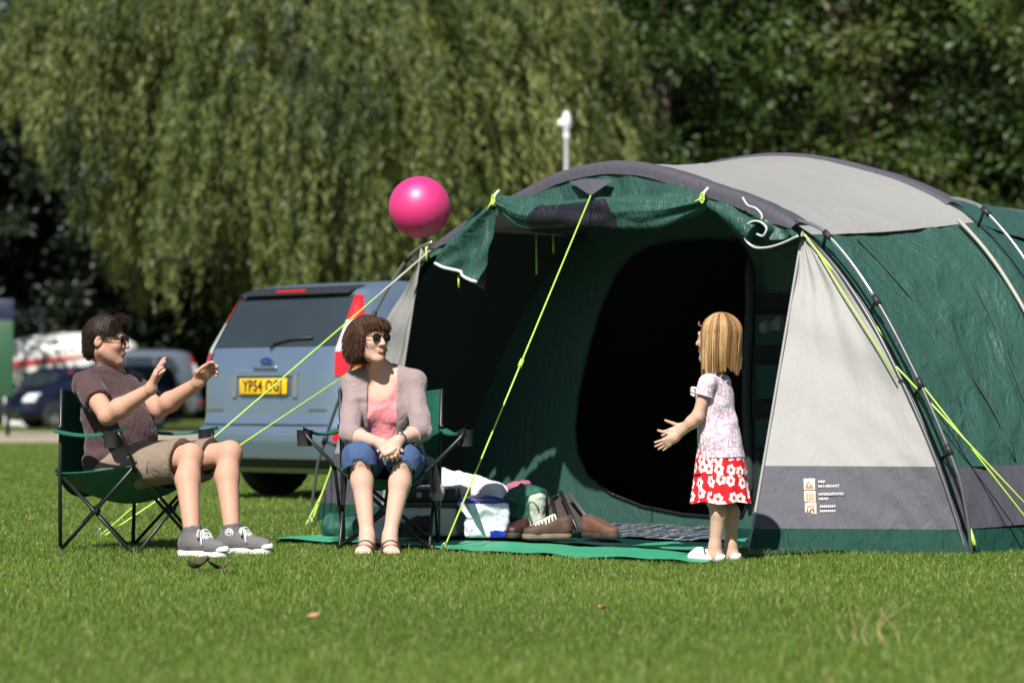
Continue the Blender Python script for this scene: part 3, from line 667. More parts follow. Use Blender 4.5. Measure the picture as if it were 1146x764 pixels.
def loft(name, Ha, Hb, na, nb, a, b, mat, sag=.05, res=.03, seed=1, par=tent, grow=0.0, amp=.006, zb=None):
    A = span(Ha, a, b); B = span(Hb, *(zb or (a, b))); L = np.linalg.norm(np.diff(A, axis=0), axis=1).sum(); nu = max(3, int(L / res)); nv = max(3, int(abs(na - nb) / res))
    i = np.linspace(0, 399, nu + 1); q = lambda X: np.stack([np.interp(i, np.arange(400), X[:, k]) for k in (0, 1)], 1)
    A, B = q(A), q(B); v = np.linspace(0, 1, nv + 1)[None, :, None]; S = A[:, None] * (1 - v) + B[:, None] * v
    C = np.array([0, .75]); d = S - C; d /= np.linalg.norm(d, axis=2)[..., None]; S = S + d * (grow - sag * np.sin(np.pi * v) * (S[..., 1:] > .03))
    n_ = na + (nb - na) * v[..., 0] + 0 * S[..., 0]
    Pw = TM + S[..., :1] * TU + n_[..., None] * TN + S[..., 1:] * np.array([0, 0, 1.0]); D3 = d[..., :1] * TU + d[..., 1:] * np.array([0, 0, 1.0])
    cr = creases(Pw.reshape(-1, 3), amp, seed).reshape(n_.shape) * (np.sin(np.pi * v[..., 0]) ** .5); Pw = Pw + D3 * cr[..., None]
    k = np.arange((nu + 1) * (nv + 1)).reshape(nu + 1, nv + 1); Q = np.stack([k[:-1, :-1], k[1:, :-1], k[1:, 1:], k[:-1, 1:]], -1).reshape(-1, 4)
    return link_mesh(name, raw_mesh(name, Pw.reshape(-1, 3) - root_loc(par), [Q]), mat, par)
CZ1, CZ2, CZ3 = 1.585, 1.70, 1.46       # height of the cream roof's lower edge on each hoop
for (Ha, Hb, na, nb, c1, c2, sd) in ((H1, H2, NH[0], NH[1], CZ1, CZ2, 1), (H2, H3, NH[1], NH[2], CZ2, CZ3, 2)):
    loft('roof', Ha, Hb, na, nb, (-1, c1), (1, c1), TC if sd == 1 else TG, zb=((-1, c2), (1, c2)), seed=sd, sag=.03)
    for sg in (-1, 1):
        loft('side_panel', Ha, Hb, na, nb, (sg, c1), (sg, .42), TG, zb=((sg, c2), (sg, .42)), seed=sd + 3, amp=.026)
        loft('lower_band', Ha, Hb, na, nb, (sg, .42), (sg, .118), TY, seed=sd + 5, amp=.014)
        loft('skirt', Ha, Hb, na, nb, (sg, .118), (sg, .0), TGD, seed=sd + 7, amp=.014, sag=.0)
loft('rear_roof', H3, H4, NH[2], NH[3], (-1, 0), (1, 0), TG, seed=9, res=.06)
m = MB(); m.grid(lambda i, j: T(H4[int(599 * i), 0], NH[3] - .25 * math.sin(math.pi * i), H4[int(599 * i), 1] * (1 - j)), 40, 8); m.build('rear_wall', TG, tent)
# sleeves over the two front hoops
def sleeve(H, n0, z1, name, lo, mat, drop=.06):
    A = span(H, (-1, z1), (1, z1)); tan = np.gradient(A, axis=0); tan /= np.linalg.norm(tan, axis=1)[:, None]; nm = np.stack([-tan[:, 1], tan[:, 0]], 1); nm *= np.sign(nm[200, 1])
    cs = [(-.11, .006), (-.05, .011), (.0, .015), (.030, .009), (.042, -.015), (.048, -drop)]
    m = MB()
    def fn(i, j):
        k = int(round(i * 399)); x = j * (len(cs) - 1); a = min(int(x), len(cs) - 2); t = x - a; n_ = cs[a][0] * (1 - t) + cs[a + 1][0] * t; o = cs[a][1] * (1 - t) + cs[a + 1][1] * t
        fade = min(1, 12 * min(i, 1 - i) + .35); o = o if o > 0 else o * fade
        w = .002 * vnoise(np.array([[i * 40, j * 2.0, n0]]))[0]; return T(A[k, 0] + nm[k, 0] * (o + w), n0 + n_, A[k, 1] + nm[k, 1] * (o + w))
    m.grid(fn, 133, 15); return m.build(name, mat, tent)
E1 = 1.64; sleeve(H1, 0, E1, 'pole_sleeve', 0, TY); sleeve(H2, NH[1], 1.80, 'pole_sleeve', 0, TY, .05); sleeve(H3, NH[2], 1.5, 'pole_sleeve', 0, TY, .05)
m = MB(); a_, b_, c_, d_ = onplane(637, 203, .066), onplane(686, 202, .066), onplane(661, 219, .215), onplane(661, 200, .085)
m.add([a_, d_, b_, c_], [(0, 3, 1), (1, 3, 2)], False); m.build('peak_patch', TY, tent)
# poles below the sleeves, with clips
def pole_side(H, n0, z1, sg, off, mats):
    A = span(H, (sg, z1), (sg, 0)); tan = np.gradient(A, axis=0); tan /= np.linalg.norm(tan, axis=1)[:, None]; nm = np.stack([tan[:, 1], -tan[:, 0]], 1) * (-1)
    nm *= np.sign((nm[200] * (A[200] - [0, .5])).sum()); o = off * np.clip(np.minimum((np.arange(400) + 6) / 40, (400 - np.arange(400)) / 70), 0.0, 1) ** .6
    P = np.array([T(A[k, 0] + nm[k, 0] * o[k], n0 + .04, max(0, A[k, 1] + nm[k, 1] * o[k])) for k in range(0, 400, 8)] + [T(A[-1, 0], n0 + .01, -.03)])
    m = MB(); m.tube(P[:17], .0095, 8); po = m.build('pole', mats[0], tent); m = MB(); m.tube(P[16:], .0095, 8); m.build('lower_tube', mats[1], po)
    for k in (40, 130, 230, 300):
        m = MB(); m.tube([T(A[k, 0], n0, A[k, 1]), T(A[k, 0] + nm[k, 0] * o[k], n0 + .04, A[k, 1] + nm[k, 1] * o[k])], .009, 6); q = k // 8; m.tube([P[q] - (P[q + 1] - P[q]) * .35, P[q + 1]], .016, 8); m.build('clip', BLACK, po)
    return P
for sg in (-1, 1):
    P1 = pole_side(H1, 0, E1, sg, .085, (STEEL, GREYPOLE)); P2 = pole_side(H2, NH[1], 1.80, sg, .11, (STEEL, GREYPOLE))
# piping and edge band beside hoop two
for sg in (-1, 1):
    A = span(H2, (sg, CZ2), (sg, .05)); m = MB(); m.tube([T(A[k, 0] + .006 * sg, NH[1] + .14 * (1 if k >= 0 else 0), A[k, 1] + .004) for k in range(0, 400, 12)], .011, 6); m.build('piping', simple('beige_piping', (.36, .34, .29), .6), tent)
# seams and a little tab on the sunny side panel
SEAMM = simple('seam_thread', (.014, .045, .035), .7)
for fr, dz in ((.36, .10), (.70, -.04)):
    m = MB(); P_ = []
    for z in np.linspace(1.56, .44, 26):
        u1, u2 = sidz(H1, z, 1), sidz(H2, min(z * 1.06, 1.7), 1); f_ = fr + dz * math.sin(3 * z); P_.append(T(u1 + (u2 - u1) * f_ - .028 * math.sin(math.pi * f_), NH[1] * f_, z * (1 + .04 * f_)))
    m.tube(P_, .006, 6); m.build('seam', SEAMM, tent)
p_ = onplane(1030, 266, -.9); m = MB(); m.box(p_ + TU * .03, (.012, .012, .09), (TU, TN, (0, 0, 1.0))); m.build('tab', PIPING, tent)
# front wing panels
def wing(A, B, sg):
    zt = A[2]
    def fn(a, z):
        inn = A + (B - A) * (1 - z / zt); u = sidz(H1, z, sg) - sg * .01; out = T(u, 0.02, z); p = inn * (1 - a) + out * a
        bow = .05 * math.sin(math.pi * a) * math.sin(math.pi * min(1, z / zt)) ; return p - TN * bow * .6
    return fn
WR = wing(onplane(899, 258, .03), np.array([1.156, 13.89, 0]), 1); WL = wing(onplane(473, 275, .03), T(-1.68, .2, 0), -1)
for wfn, sd in ((WR, 1), (WL, 2)):
    zt = wfn(0, 99)[2] if False else (onplane(899, 258, .03)[2] if sd == 1 else onplane(473, 275, .03)[2])
    for nmz, z0, z1, mt, amp in (('front_panel', .42, zt - .002, TC, .004), ('front_band', .118, .42, TY, .005), ('front_skirt', -.01, .118, TGD, .026)):
        nu, nv = 44, max(5, int((z1 - z0) / .025)); V = np.array([wfn(i / nu, z0 + (z1 - z0) * j / nv) for i in range(nu + 1) for j in range(nv + 1)])
        cr = creases(V, amp, 40 + sd)
        fold = .012 * np.sin(V[:, 0] * 9 + V[:, 2] * 17) * np.clip((V[:, 2] - .4) / 1.3, 0, 1)      # soft folds towards the apex
        aa = np.repeat(np.linspace(0, 1, nu + 1), nv + 1); cr = cr + .0065 * np.sin(24 * aa + 3 * vnoise(V, 2.2, 3)) * np.exp(-1.5 * (zt - V[:, 2])) + .006 * np.sin(30 * (V[:, 2] + aa * .9) + 4 * vnoise(V, 3, 8)) * np.exp(-3.0 * V[:, 2]) * (nmz != 'front_skirt') * np.clip(4 * aa, 0, 1)
        V = V + TN * (cr + (fold if nmz == 'front_panel' else 0))[:, None] + (np.array([0, -.03, 0]) * (0.118 - V[:, 2:3]) / .12 if nmz == 'front_skirt' else 0)
        k = np.arange((nu + 1) * (nv + 1)).reshape(nu + 1, nv + 1); Q = np.stack([k[:-1, :-1], k[1:, :-1], k[1:, 1:], k[:-1, 1:]], -1).reshape(-1, 4)
        link_mesh(nmz, raw_mesh(nmz, V - TM, [Q]), mt, tent)
    e = MB(); e.tube([wfn(0, z) - TN * -.004 for z in np.linspace(zt - .01, .0, 24)], .008, 6); e.build('edge_binding', TC, tent)
    if sd == 1:
        e = MB(); e.tube([wfn(.995, z) + TN * .012 for z in np.linspace(zt - .05, .0, 30)], .010, 6); e.build('edge_binding', GREYPOLE, tent)
# printed symbols on the grey band
ORANGE = simple('orange_print', (.80, .33, .16), .55, .05, 30); PRINT = simple('white_print', (.78, .76, .78), .55, .05, 30); PALE = simple('pale_print', (.80, .66, .56), .55)
def wing_at(px, py, off=.014):
    a = .2
    for _ in range(30):
        z = .3
        for _ in range(12):
            p = WR(a, z); d = p - CAMP; k = F_PX / (d[1] * math.cos(PITCH) + d[2] * math.sin(PITCH)); y = CY - (d[2] * math.cos(PITCH) - d[1] * math.sin(PITCH)) * k; z = min(1.5, max(.01, z + (y - py) / 235))
        x = CX + d[0] * k; a = min(1, max(0, a + (px - x) / 235 / 1.1))
    return WR(a, z) + TN * off
for k, (cx, cy) in enumerate(((908, 541.5), (908.5, 555.5), (909.5, 569))):
    c = wing_at(cx, cy); xa = nrm(wing_at(cx + 20, cy - .4) - c); ya = nrm(np.array([0, 0, 1.0]) - xa * xa[2]); za = np.cross(xa, ya); ax = (xa, ya, za)
    m = MB(); V, Fc = bevelled_box(c, (.056, .056, .004), .001, ax); m.add(V, Fc); ic = m.build('printed_symbol', PALE, tent)
    m = MB()
    q = lambda x, y: c + xa * x + ya * y + za * .003
    if k == 0: m.tube([q(-.016, -.014), q(-.004, .016), q(.004, .002), q(.016, -.014), q(-.016, -.014)], .0035, 5); m.tube([q(0, -.012), q(.006, .0)], .003, 5)
    elif k == 1:
        for a in (-.013, 0, .013):
            for b in (-.013, 0, .013): m.box(q(a, b), (.009, .009, .003), ax)
    else: m.tube([q(-.016, -.014), q(-.016, .014), q(.014, .014), q(.014, -.014)], .0035, 5); m.tube([q(-.006, -.016), q(.002, .004), q(.01, -.004)], .004, 5)
    m.build('pictogram', ORANGE, ic)
    words = (('FIRE', 'RETARDANT'), ('HYDROSTATIC', 'HEAD'), (None, None))[k]
    for r_, wd in enumerate(words):
        p = c + xa * .043 + ya * (.011 - .022 * r_) + za * .001
        if wd: text_mesh('lettering', wd, .017, PRINT, ic, p, xa, ya, 1, 1, .0006, 'LEFT')
        else:
            m = MB()
            for g_ in range(8): m.box(p + xa * (.006 + .0095 * g_), (.006, .011, .002), ax)
            m.build('lettering', PRINT, ic)
# ---- door header, rolled door
def wl(lst, n): return [uz(onplane(x, y, n)) for x, y in lst]
HB = np.array(wl([(476, 274), (490, 290), (520, 270), (545, 242), (559, 226), (600, 236), (650, 240), (700, 238), (790, 226), (818, 250), (845, 272), (880, 268), (896, 260)], .02)); HB = HB[np.argsort(HB[:, 0])]
m = MB()
def header(i, j):
    u = HB[0, 0] + (HB[-1, 0] - HB[0, 0]) * i; zt_ = hz(H1, u) - .03; zb_ = np.interp(u, HB[:, 0], HB[:, 1]); z = zt_ + (min(zb_, zt_ - .01) - zt_) * j
    out = max(0, abs(u + .02) - .75); fold = (.024 * math.sin(u * 34 + z * 26) * min(1, out * 3) + .010 * math.sin(u * 23 + 7 * z + 2 * math.sin(u * 5)) * (1 - min(1, out * 3))) * j ** .5 + .006 * vnoise(np.array([[u * 9, z * 9, 3.0]]))[0]
    return T(u, .035 + fold + .03 * j, z)
m.grid(header, 150, 14); m.build('door_header', TG, tent)
RP = curve_pts([onplane(x, y, n) for x, y, n in ((557, 227, .10), (585, 239, .11), (620, 243, .12), (661, 240, .13), (705, 238, .12), (748, 236, .11), (791, 226, .10))], 90)
RR = np.interp(np.linspace(0, 1, 90), [0, .06, .16, .3, .5, .66, .82, .94, 1], [.022, .048, .084, .086, .086, .092, .086, .046, .022])
def roll(i0, i1, mat, name, pl, par, gro=0.0, j0=0.0, j1=1.0):
    m = MB(); n = 40
    def fn(i, j):
        x = i0 + (i1 - i0) * i; k = min(88, int(x)); t = x - k; p = RP[k] * (1 - t) + RP[k + 1] * t; r = RR[k] * (1 - t) + RR[k + 1] * t; tp = 1.0 if j1 - j0 > .99 else min(1, 7 * (min(i, 1 - i) + .03)) ** .6; th = 2 * math.pi * ((j0 + j1) / 2 + (j1 - j0) * (j - .5) * tp)
        en = abs(x / 89 - .5) * 2; w = pl * (.009 * math.sin(7 * th + 2) + .006 * math.sin(13 * th)) * en ** 1.2 + .014 * vnoise(np.array([[x * .12, 2.2 * math.cos(th), 2.2 * math.sin(th) + 5.0]]))[0] + .006 * math.sin(4 * th + x * .09)
        r = max(.008, r + w + gro); return p + TN * r * math.cos(th) * .85 + np.array([0, 0, 1]) * r * math.sin(th)
    m.grid(fn, int((i1 - i0) * 1.2) + 2, n); return m.build(name, mat, par)
rd = roll(0, 89, TG, 'rolled_door', 1.0, tent); roll(19, 57, MESHM, 'mesh_window', 1.0, rd, .006, -.50, .13)
for (x, y) in ((557, 224), (791, 222)):
    p = onplane(x, y, .10); m = MB(); m.tube([p + [0, 0, .055] - TN * .01, p + [0, 0, .03] + TN * .02, p + TN * .03], .008, 6); ti = m.build('toggle_tie', PIPING, tent)
    m = MB(); m.tube([p + TN * .035 + TU * .012 * math.cos(t) + np.array([0, 0, .026]) * math.sin(t) for t in np.linspace(0, 6.3, 18)], .006, 5); m.tube([p + TN * .035, p + TN * .045 - TU * .045 + [0, 0, -.06 * (1 if x < 600 else .3)]], .006, 5); m.build('cord', NEON, ti)
# hanging door corner at the left
m = MB()
def flap(i, j):
    l = onplane(538 - 46 * j - 3 * math.sin(3 * j), 232 + 62 * j, .12); r = onplane(561 - 21 * j + 4 * math.sin(3.1 * j), 229 + 86 * j, .12); p = l * (1 - i) + r * i
    return p + TN * (.045 * math.sin(7.5 * i + 1.2 * j) * (.4 + .6 * j) + .012 * math.sin(17 * i + 4 * j + 2 * math.sin(6 * j)) + .014 * vnoise(np.array([[i * 5, j * 5, 1.0]]))[0] + .05 * (1 - abs(2 * i - 1)) * j)
m.grid(flap, 26, 26); fl = m.build('door_corner', TG, tent); m = MB(); m.tube([flap(i / 16, 1.0) + [0, 0, -.004] for i in range(17)], .010, 6); m.build('piping', PIPING, fl)
m = MB(); m.grid(lambda i, j: onplane(534 + 14 * i - 6 * j, 255 + 60 * j + 10 * i * j, .06 + .03 * i), 8, 14); m.build('lining', MESHM, fl)
# rolled corner with a spiral end at the right
SPC = [(893, 264), (876, 272), (858, 277), (843, 276), (834, 267), (834, 255), (842, 248), (852, 249), (858, 256), (854, 264), (847, 262)]
m = MB(); m.tube(curve_pts([onplane(x, y, .13) for x, y in SPC], 50), .0065, 6); rc = m.build('rolled_corner', GREYLINE, tent)
m = MB(); Q = curve_pts([onplane(x, y, .09) for x, y in ((793, 228), (812, 238), (830, 250), (846, 262))], 16); m.tube(Q, np.linspace(.022, .062, 16), 16, True); m.build('corner_cloth', TG, rc)
m = MB(); spw = curve_pts([onplane(x, y, .128) for x, y in SPC], 40); m.grid(lambda i, j: spw[int(39 * i)] - TN * (.11 * j) + TU * -.02 * j, 39, 4); m.build('corner_cloth', TG, rc)
m = MB(); m.tube(curve_pts([onplane(x, y, .10) for x, y in ((831, 221), (836, 229), (847, 234), (853, 243), (852, 247))], 14), .006, 6); m.build('piping', GREYLINE, rc)
# zip pulls hanging in the doorway
for x, y0, y1, n_ in ((600, 263, 307, -.35), (619, 264, 283, -.3), (477, 276, 292, .05), (513, 308, 322, .08)):
    m = MB(); m.tube([onplane(x, y0, n_), onplane(x + .5, y1, n_)], .006, 6); m.build('zip_pull', NEON, tent)
# ---- inner tent: front wall with a D shaped doorway, bedroom behind, its darkness put into the cloth colour
NW = -1.0; HW = H1 * .2 + H2 * .8; HW = HW * np.array([.985, .975])
outer = [T(HW[k, 0], NW, max(.0, HW[k, 1])) for k in range(0, 600, 12)] + [T(HW[-1, 0], NW, 0)]
door = [onplane(x, y, NW) for x, y in [(826, 268), (790, 267), (757, 270), (728, 276), (708, 287), (692, 305), (675, 342), (660, 390), (649, 440), (645, 480), (648, 508), (660, 533), (685, 552), (720, 566), (765, 575), (805, 578), (832, 577), (838, 560), (838, 420), (838, 285)]]
def wall_mesh():
    loc2 = lambda P: [Vector((uz(p)[0], p[2], 0)) for p in P]
    tri = geometry.tessellate_polygon([loc2(outer), loc2(door)]); V = outer + door; m = MB(); m.add(V, tri, True); return m.build('inner_wall', TG2, tent)
TG2 = tent_fabric('inner_tent_cloth', (.032, .088, .070), .55, .35); wall_mesh()
m = MB(); m.tube([p + TN * .008 for p in door] + [door[0] + TN * .008], .007, 5); m.build('door_zip', MESHM, tent)
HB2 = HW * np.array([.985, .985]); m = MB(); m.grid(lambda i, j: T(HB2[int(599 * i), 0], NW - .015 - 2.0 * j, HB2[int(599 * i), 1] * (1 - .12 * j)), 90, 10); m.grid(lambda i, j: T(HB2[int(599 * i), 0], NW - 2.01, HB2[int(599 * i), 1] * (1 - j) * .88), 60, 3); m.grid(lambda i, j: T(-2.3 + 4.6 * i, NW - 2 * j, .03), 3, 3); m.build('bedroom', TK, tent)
m = MB(); q0, q1 = onplane(839, 290, NW + .06), onplane(836, 560, NW + .06); m.tube([q0 + (q1 - q0) * t + TU * .01 * math.sin(9 * t) for t in np.linspace(0, 1, 20)], np.r_[.012, np.full(18, .03), .012], 12); m.build('rolled_bedroom_door', TK, tent)
# added dark sheet standing for the shade on the left inside
m = MB(); m.grid(lambda i, j: T(sidz(H1, 1.72 * (1 - i), -1) * .975 + .02, -.02 - 1.0 * j, 1.72 * (1 - i)), 24, 12); m.build('side_shade_sheet', TK, tent)
# ---- guy lines with pegs
def guy(P, r=.0046, white=0.0):
    P = [np.array(p, float) for p in P]; m = MB(); m.tube(P, r, 6); go = m.build('guy_line', NEON, tent)
    if white: m = MB(); m.tube([P[0], P[0] + (P[1] - P[0]) * white], r * 1.15, 6); m.build('upper_cord', GREYLINE, go)
    return go
def peg(p):
    m = MB(); m.tube([p + [0, 0, -.1], p + [0, 0, .04], p + [.02, 0, .05]], .006, 6); m.build('peg', STEEL, tent)
pL = ground(110, 601); a1 = T(-1.44, .02, 1.615); guy([a1, pL], white=.17); guy([onplane(410, 404, .02), pL + [.02, 0, 0]]); peg(pL)
pC = ground(495, 618); guy([onplane(661, 219, .215), pC]); sl_ = onplane(661, 219, .215); m = MB(); m.tube([sl_ + (pC - sl_) * .485, sl_ + (pC - sl_) * .505], .012, 6); m.build('line_runner', NEON, tent); peg(pC)
pR = ground(1181, 621); pR2 = ground(1200, 619); guy([onplane(900, 262, .07), pR]); guy([onplane(915, 282, .06), onplane(1003, 422, .08)], .004); guy([onplane(1003, 410, .09), pR2]); peg(pR); peg(pR2)
m = MB(); q0 = onplane(1085, 592, .03); m.tube([q0, onplane(1091, 610, .03)], .011, 6); m.build('peg_loop', NEON, tent)
pB = ground(347, 588); guy([T(-2.35, .0, .36), pB]); guy([T(-2.42, .0, .22), pB + [-.03, .05, 0]]); peg(pB)
# ------------------------------------------------------------------ mats on the ground
def sheet(poly_front, poly_back, z, nu, nv, amp, seed):
    A = curve_pts(poly_front, nu + 1); B = curve_pts(poly_back, nu + 1); m = MB()
    def fn(i, j):
        p = A[int(round(i * nu))] * (1 - j) + B[int(round(i * nu))] * j; w = fbm(np.array([p]), 4, seed)[0]; return (p[0], p[1], z + amp * (w + .6))
    m.grid(fn, nu, nv); return m
m_mint = fabric('mint_groundsheet', (.042, .30, .160), .5, .3, 9); m_dk = fabric('green_floor_cloth', (.003, .034, .027), .45, .5, 9)
tag(sheet([ground(301, 607.5), ground(420, 612), ground(560, 621), ground(690, 628), ground(790, 633.5)], [ground(318, 602.5), ground(420, 600), ground(560, 597), ground(700, 600), ground(838, 607)], .008, 60, 16, .012, 3).build('groundsheet', m_mint), 'bright mint green groundsheet lying on the grass in front of the tent', 'groundsheet')
tag(sheet([ground(372, 600), ground(500, 605), ground(620, 610.5), ground(740, 619), ground(836, 624)], [T(-2.2, -.95, 0), T(-1.2, -.95, 0), T(0, -.95, 0), T(1.2, -.95, 0), T(2.3, -.95, 0)], .014, 60, 30, .007, 8).build('tent_carpet', m_dk), 'dark green carpet sheet lying over the mint groundsheet inside the tent porch', 'carpet')
# ------------------------------------------------------------------ folding camp chairs
CHG = fabric('green_chair_canvas', (.012, .105, .066), .6, .35, 9); CHB = simple('black_chair_tube', (.012, .012, .013), .4, .2, 40); STRAP = simple('black_strap', (.016, .016, .017), .7, .2, 60)
def camp_chair(label, loc, rz, w=.28, aw=.38, sag=.10):
    root = thing('camping_chair', label, 'chair', (0, 0, 0), 0, 'folding camp chairs')
    for sx in (-1, 1):
        m = MB(); m.tube([(sx * w, -.22, -.02), (sx * (w + .01), -.215, .38), (sx * (w + .02), -.20, .80)], .0095, 8); m.build('rear_upright', CHB, root)
        m = MB(); m.tube([(sx * (w + .005), .235, .40), (sx * (w + .02), .245, .44), (sx * aw * .95, .22, .56), (sx * aw, .20, .595)], .0095, 8); m.build('arm_post', CHB, root)
        m = MB(); m.tube([(sx * w, -.225, .0), (sx * (w + .005), .235, .42)], .0088, 8); m.tube([(sx * (w - .018), .235, -.02), (sx * (w - .01), -.25, .40)], .0088, 8); m.tube([(sx * w - .018, .005, .205), (sx * w + .012, .005, .205)], .012, 8); m.build('leg', CHB, root)
        m = MB()
        m.slab(lambda i, j: ((sx * (w + .035) * (1 - j) + sx * aw * j) + (i - .5) * .075 * math.sin(math.pi * min(1, .35 + j)) * .75, -.215 + .46 * j, .60 + .012 * j - .025 * math.sin(math.pi * j) - .008 * (2 * i - 1) ** 2), 6, 16, (0, 0, -.008)); ar = m.build('armrest', CHG if sx < 0 or True else STRAP, root)
        m = MB(); m.lathe([(.036, .0), (.040, .075), (.043, .08)], (sx * aw, .17, .515), (0, 0, 1), 20); m.build('cup_holder', STRAP, ar)
        m = MB(); m.tube([(sx * (w + .018), -.21, .60), (sx * (w + .018), -.208, .62)], .016, 8); m.build('bracket', CHB, root)
        for y in (-.225, .235):
            m = MB(); m.lathe([(.001, -.03), (.015, -.028), (.015, .02), (.010, .028)], (sx * w, y, .0), (0, 0, 1), 10); m.build('foot', CHB, root)
    for y, b in ((.24, .42), (-.24, .40)):
        m = MB(); m.tube([(-w, y - .008, .0), (w, y - .008, b)], .0088, 8); m.tube([(w, y + .01, .0), (-w, y + .01, b)], .0088, 8); m.tube([(0, y - .02, b / 2), (0, y + .022, b / 2)], .012, 8); m.build('cross_brace', CHB, root)
    m = MB()
    def seat(i, j):
        x = (2 * i - 1); s = (1 - x * x) * (.35 + .65 * math.sin(math.pi * (.18 + .72 * (1 - j)))); wob = .004 * math.sin(9 * x + 5 * j)
        return (x * (w + .005), -.25 + .49 * j, .385 + .04 * j - sag * s + wob)
    m.slab(seat, 22, 18, (0, 0, -.006)); m.build('seat', CHG, root)
    m = MB()
    def back(i, j):
        x = 2 * i - 1; return (x * (w + .010 + .010 * j), -.222 + .018 * j - (.115 * (1 - x * x)) * math.sin(math.pi * (.25 + .6 * j)), .385 - sag * .75 * (1 - x * x) * (1 - j) + (.395 + .02 * x * x) * j)
    m.slab(back, 22, 18, (0, -.006, 0)); m.build('backrest', CHG, root)
    root.location = loc; root.rotation_euler = (0, 0, rz); return root
camp_chair('green canvas camp chair with black tubes under the seated man in the brown T-shirt', (-1.885, 14.14, 0), R(-120), .29, .385, .17)
camp_chair('green canvas camp chair with black tubes under the seated woman in the grey cardigan', (-.625, 14.30, 0), R(178), .24, .40, .10)
# ------------------------------------------------------------------ people
def m_skin(name, col, lip=(.42, .13, .11), red=(.55, .2, .15)):
    t = NT(name); co = t.coord(); n1 = t.noise(9, 4, co); n2 = t.noise(160, 2, co)
    c = t.mix(t.math('MULTIPLY', t.math('ADD', n1, t.noise(38, 4, co)), .42), col, tuple(col[i] * .8 + red[i] * .2 for i in range(3))); c = t.mix(t.math('MULTIPLY', t.attr('lip'), .45), c, lip); c = t.mix(t.math('MULTIPLY', t.attr('blush'), .3), c, red); c = t.mix(t.math('MULTIPLY', t.attr('stubble'), .38), c, (.20, .135, .105))
    t.bsdf(c, .58, 0, .28, t.math('ADD', n2, t.noise(45, 3, co)), .004, .35, sss=.12); return t.m
def frame(fw, up=(0, 0, 1)):
    f = nrm(fw); r = nrm(np.cross(f, up)); u = np.cross(r, f); return r, f, u     # r = to the person's right
def head(F, c, fw, s, neck, rn=.055, lips=1.0, h_=None):
    r, f, u = frame(fw, (0, 0, 1) if h_ is None else h_); P = lambda x, y, z: np.array(c) + (r * x + f * y + u * z) * s; ax = (r, f, u)
    F.ell(P(0, -.014, .030), np.array([.075, .097, .086]) * s, ax, .02)
    F.ell(P(0, .028, -.040), np.array([.059, .066, .076]) * s, ax, .03 * s)
    for q in (-1, 1): F.cap(P(q * .050, -.005, -.050), P(q * .018, .066, -.098), .022 * s, .017 * s, .03 * s)
    F.ell(P(0, .077, -.104), np.array([.021, .018, .016]) * s, ax, .025 * s)
    for q in (-1, 1): F.ell(P(q * .036, .066, -.024), np.array([.022, .020, .020]) * s, ax, .025 * s)
    F.cap(P(-.036, .080, .024), P(.036, .080, .024), .011 * s, None, .02 * s)
    for q in (-1, 1): F.ell(P(q * .031, .097, .006), np.array([.015, .013, .010]) * s, ax, .012 * s, 'sub'); F.ell(P(q * .031, .079, .005), np.array([.0125] * 3) * s, ax, .004)
    F.cap(P(0, .090, .014), P(0, .112, -.026), .0075 * s, .0105 * s, .014 * s)
    for q in (-1, 1): F.ell(P(q * .012, .100, -.030), np.array([.0085, .010, .008]) * s, ax, .008 * s)
    F.ell(P(0, .0895, -.056), np.array([.026, .013, .0055]) * s, ax, .008 * s); F.ell(P(0, .0885, -.067), np.array([.022, .013, .0065]) * s, ax, .008 * s)
    for q in (-1, 1):
        e = nrm(f * .35 + u); F.ell(P(q * .079, -.016, -.006), np.array([.010, .019, .029]) * s, (nrm(r + f * .35 * q), np.cross(e, nrm(r + f * .35 * q)), e), .008 * s); F.ell(P(q * .090, -.010, -.002), np.array([.006, .010, .018]) * s, ax, .006 * s, 'sub')
    F.cap(P(0, -.022, -.055), neck, rn * .95, rn * 1.08, .03)
    return P, ax
def lip_attr(P, s):
    c1, c2 = P(0, .104, -.056), P(0, .102, -.067)
    return lambda V: np.clip(1.25 - np.minimum(np.linalg.norm((V - c1) / (.024 * s), axis=1), np.linalg.norm((V - c2) / (.021 * s), axis=1)), 0, .5) * 2
def torso(F, P, S, lat, sc=1.0, e=0.0, belly=0.0, k=.05):
    P, S = np.array(P), np.array(S); up = nrm(S - P); fw = nrm(np.cross(lat, up)); lat = nrm(np.cross(up, fw)); L = np.linalg.norm(S - P); ax = (lat, fw, up)
    F.ell(P + up * .02, np.array([.168, .118, .125]) * sc + e, ax, k)
    F.ell(P + up * .40 * L + fw * (.012 + belly * .6), np.array([.142 + belly * .6, .100 + belly, .16]) * sc + e, ax, k)
    F.ell(P + up * .74 * L + fw * .008, np.array([.160, .112, .165]) * sc + e, ax, k)
    return ax
def arm(F, sh, el, wr, r=(.050, .043, .046, .029), e=0.0, k=.02):
    sh, el, wr = map(np.array, (sh, el, wr)); m = el + (wr - el) * .28
    F.cap(sh, el, r[0] + e, r[1] + e, k); F.cap(el, m, r[1] + e, r[2] + e, k); F.cap(m, wr, r[2] + e, r[3] + e, k)
def leg(F, hip, kn, an, r=(.085, .060, .056, .036), e=0.0, k=.025, back=None):
    hip, kn, an = map(np.array, (hip, kn, an)); F.cap(hip, kn, r[0] + e, r[1] + e, k); m = kn + (an - kn) * .30
    b = np.zeros(3) if back is None else np.array(back) * .022
    F.cap(kn, m + b, r[1] * .93 + e, r[2] + e, k); F.cap(m + b, an, r[2] + e, r[3] + e, k); F.ell(kn, (r[1] * .90 + e,) * 3, None, k)
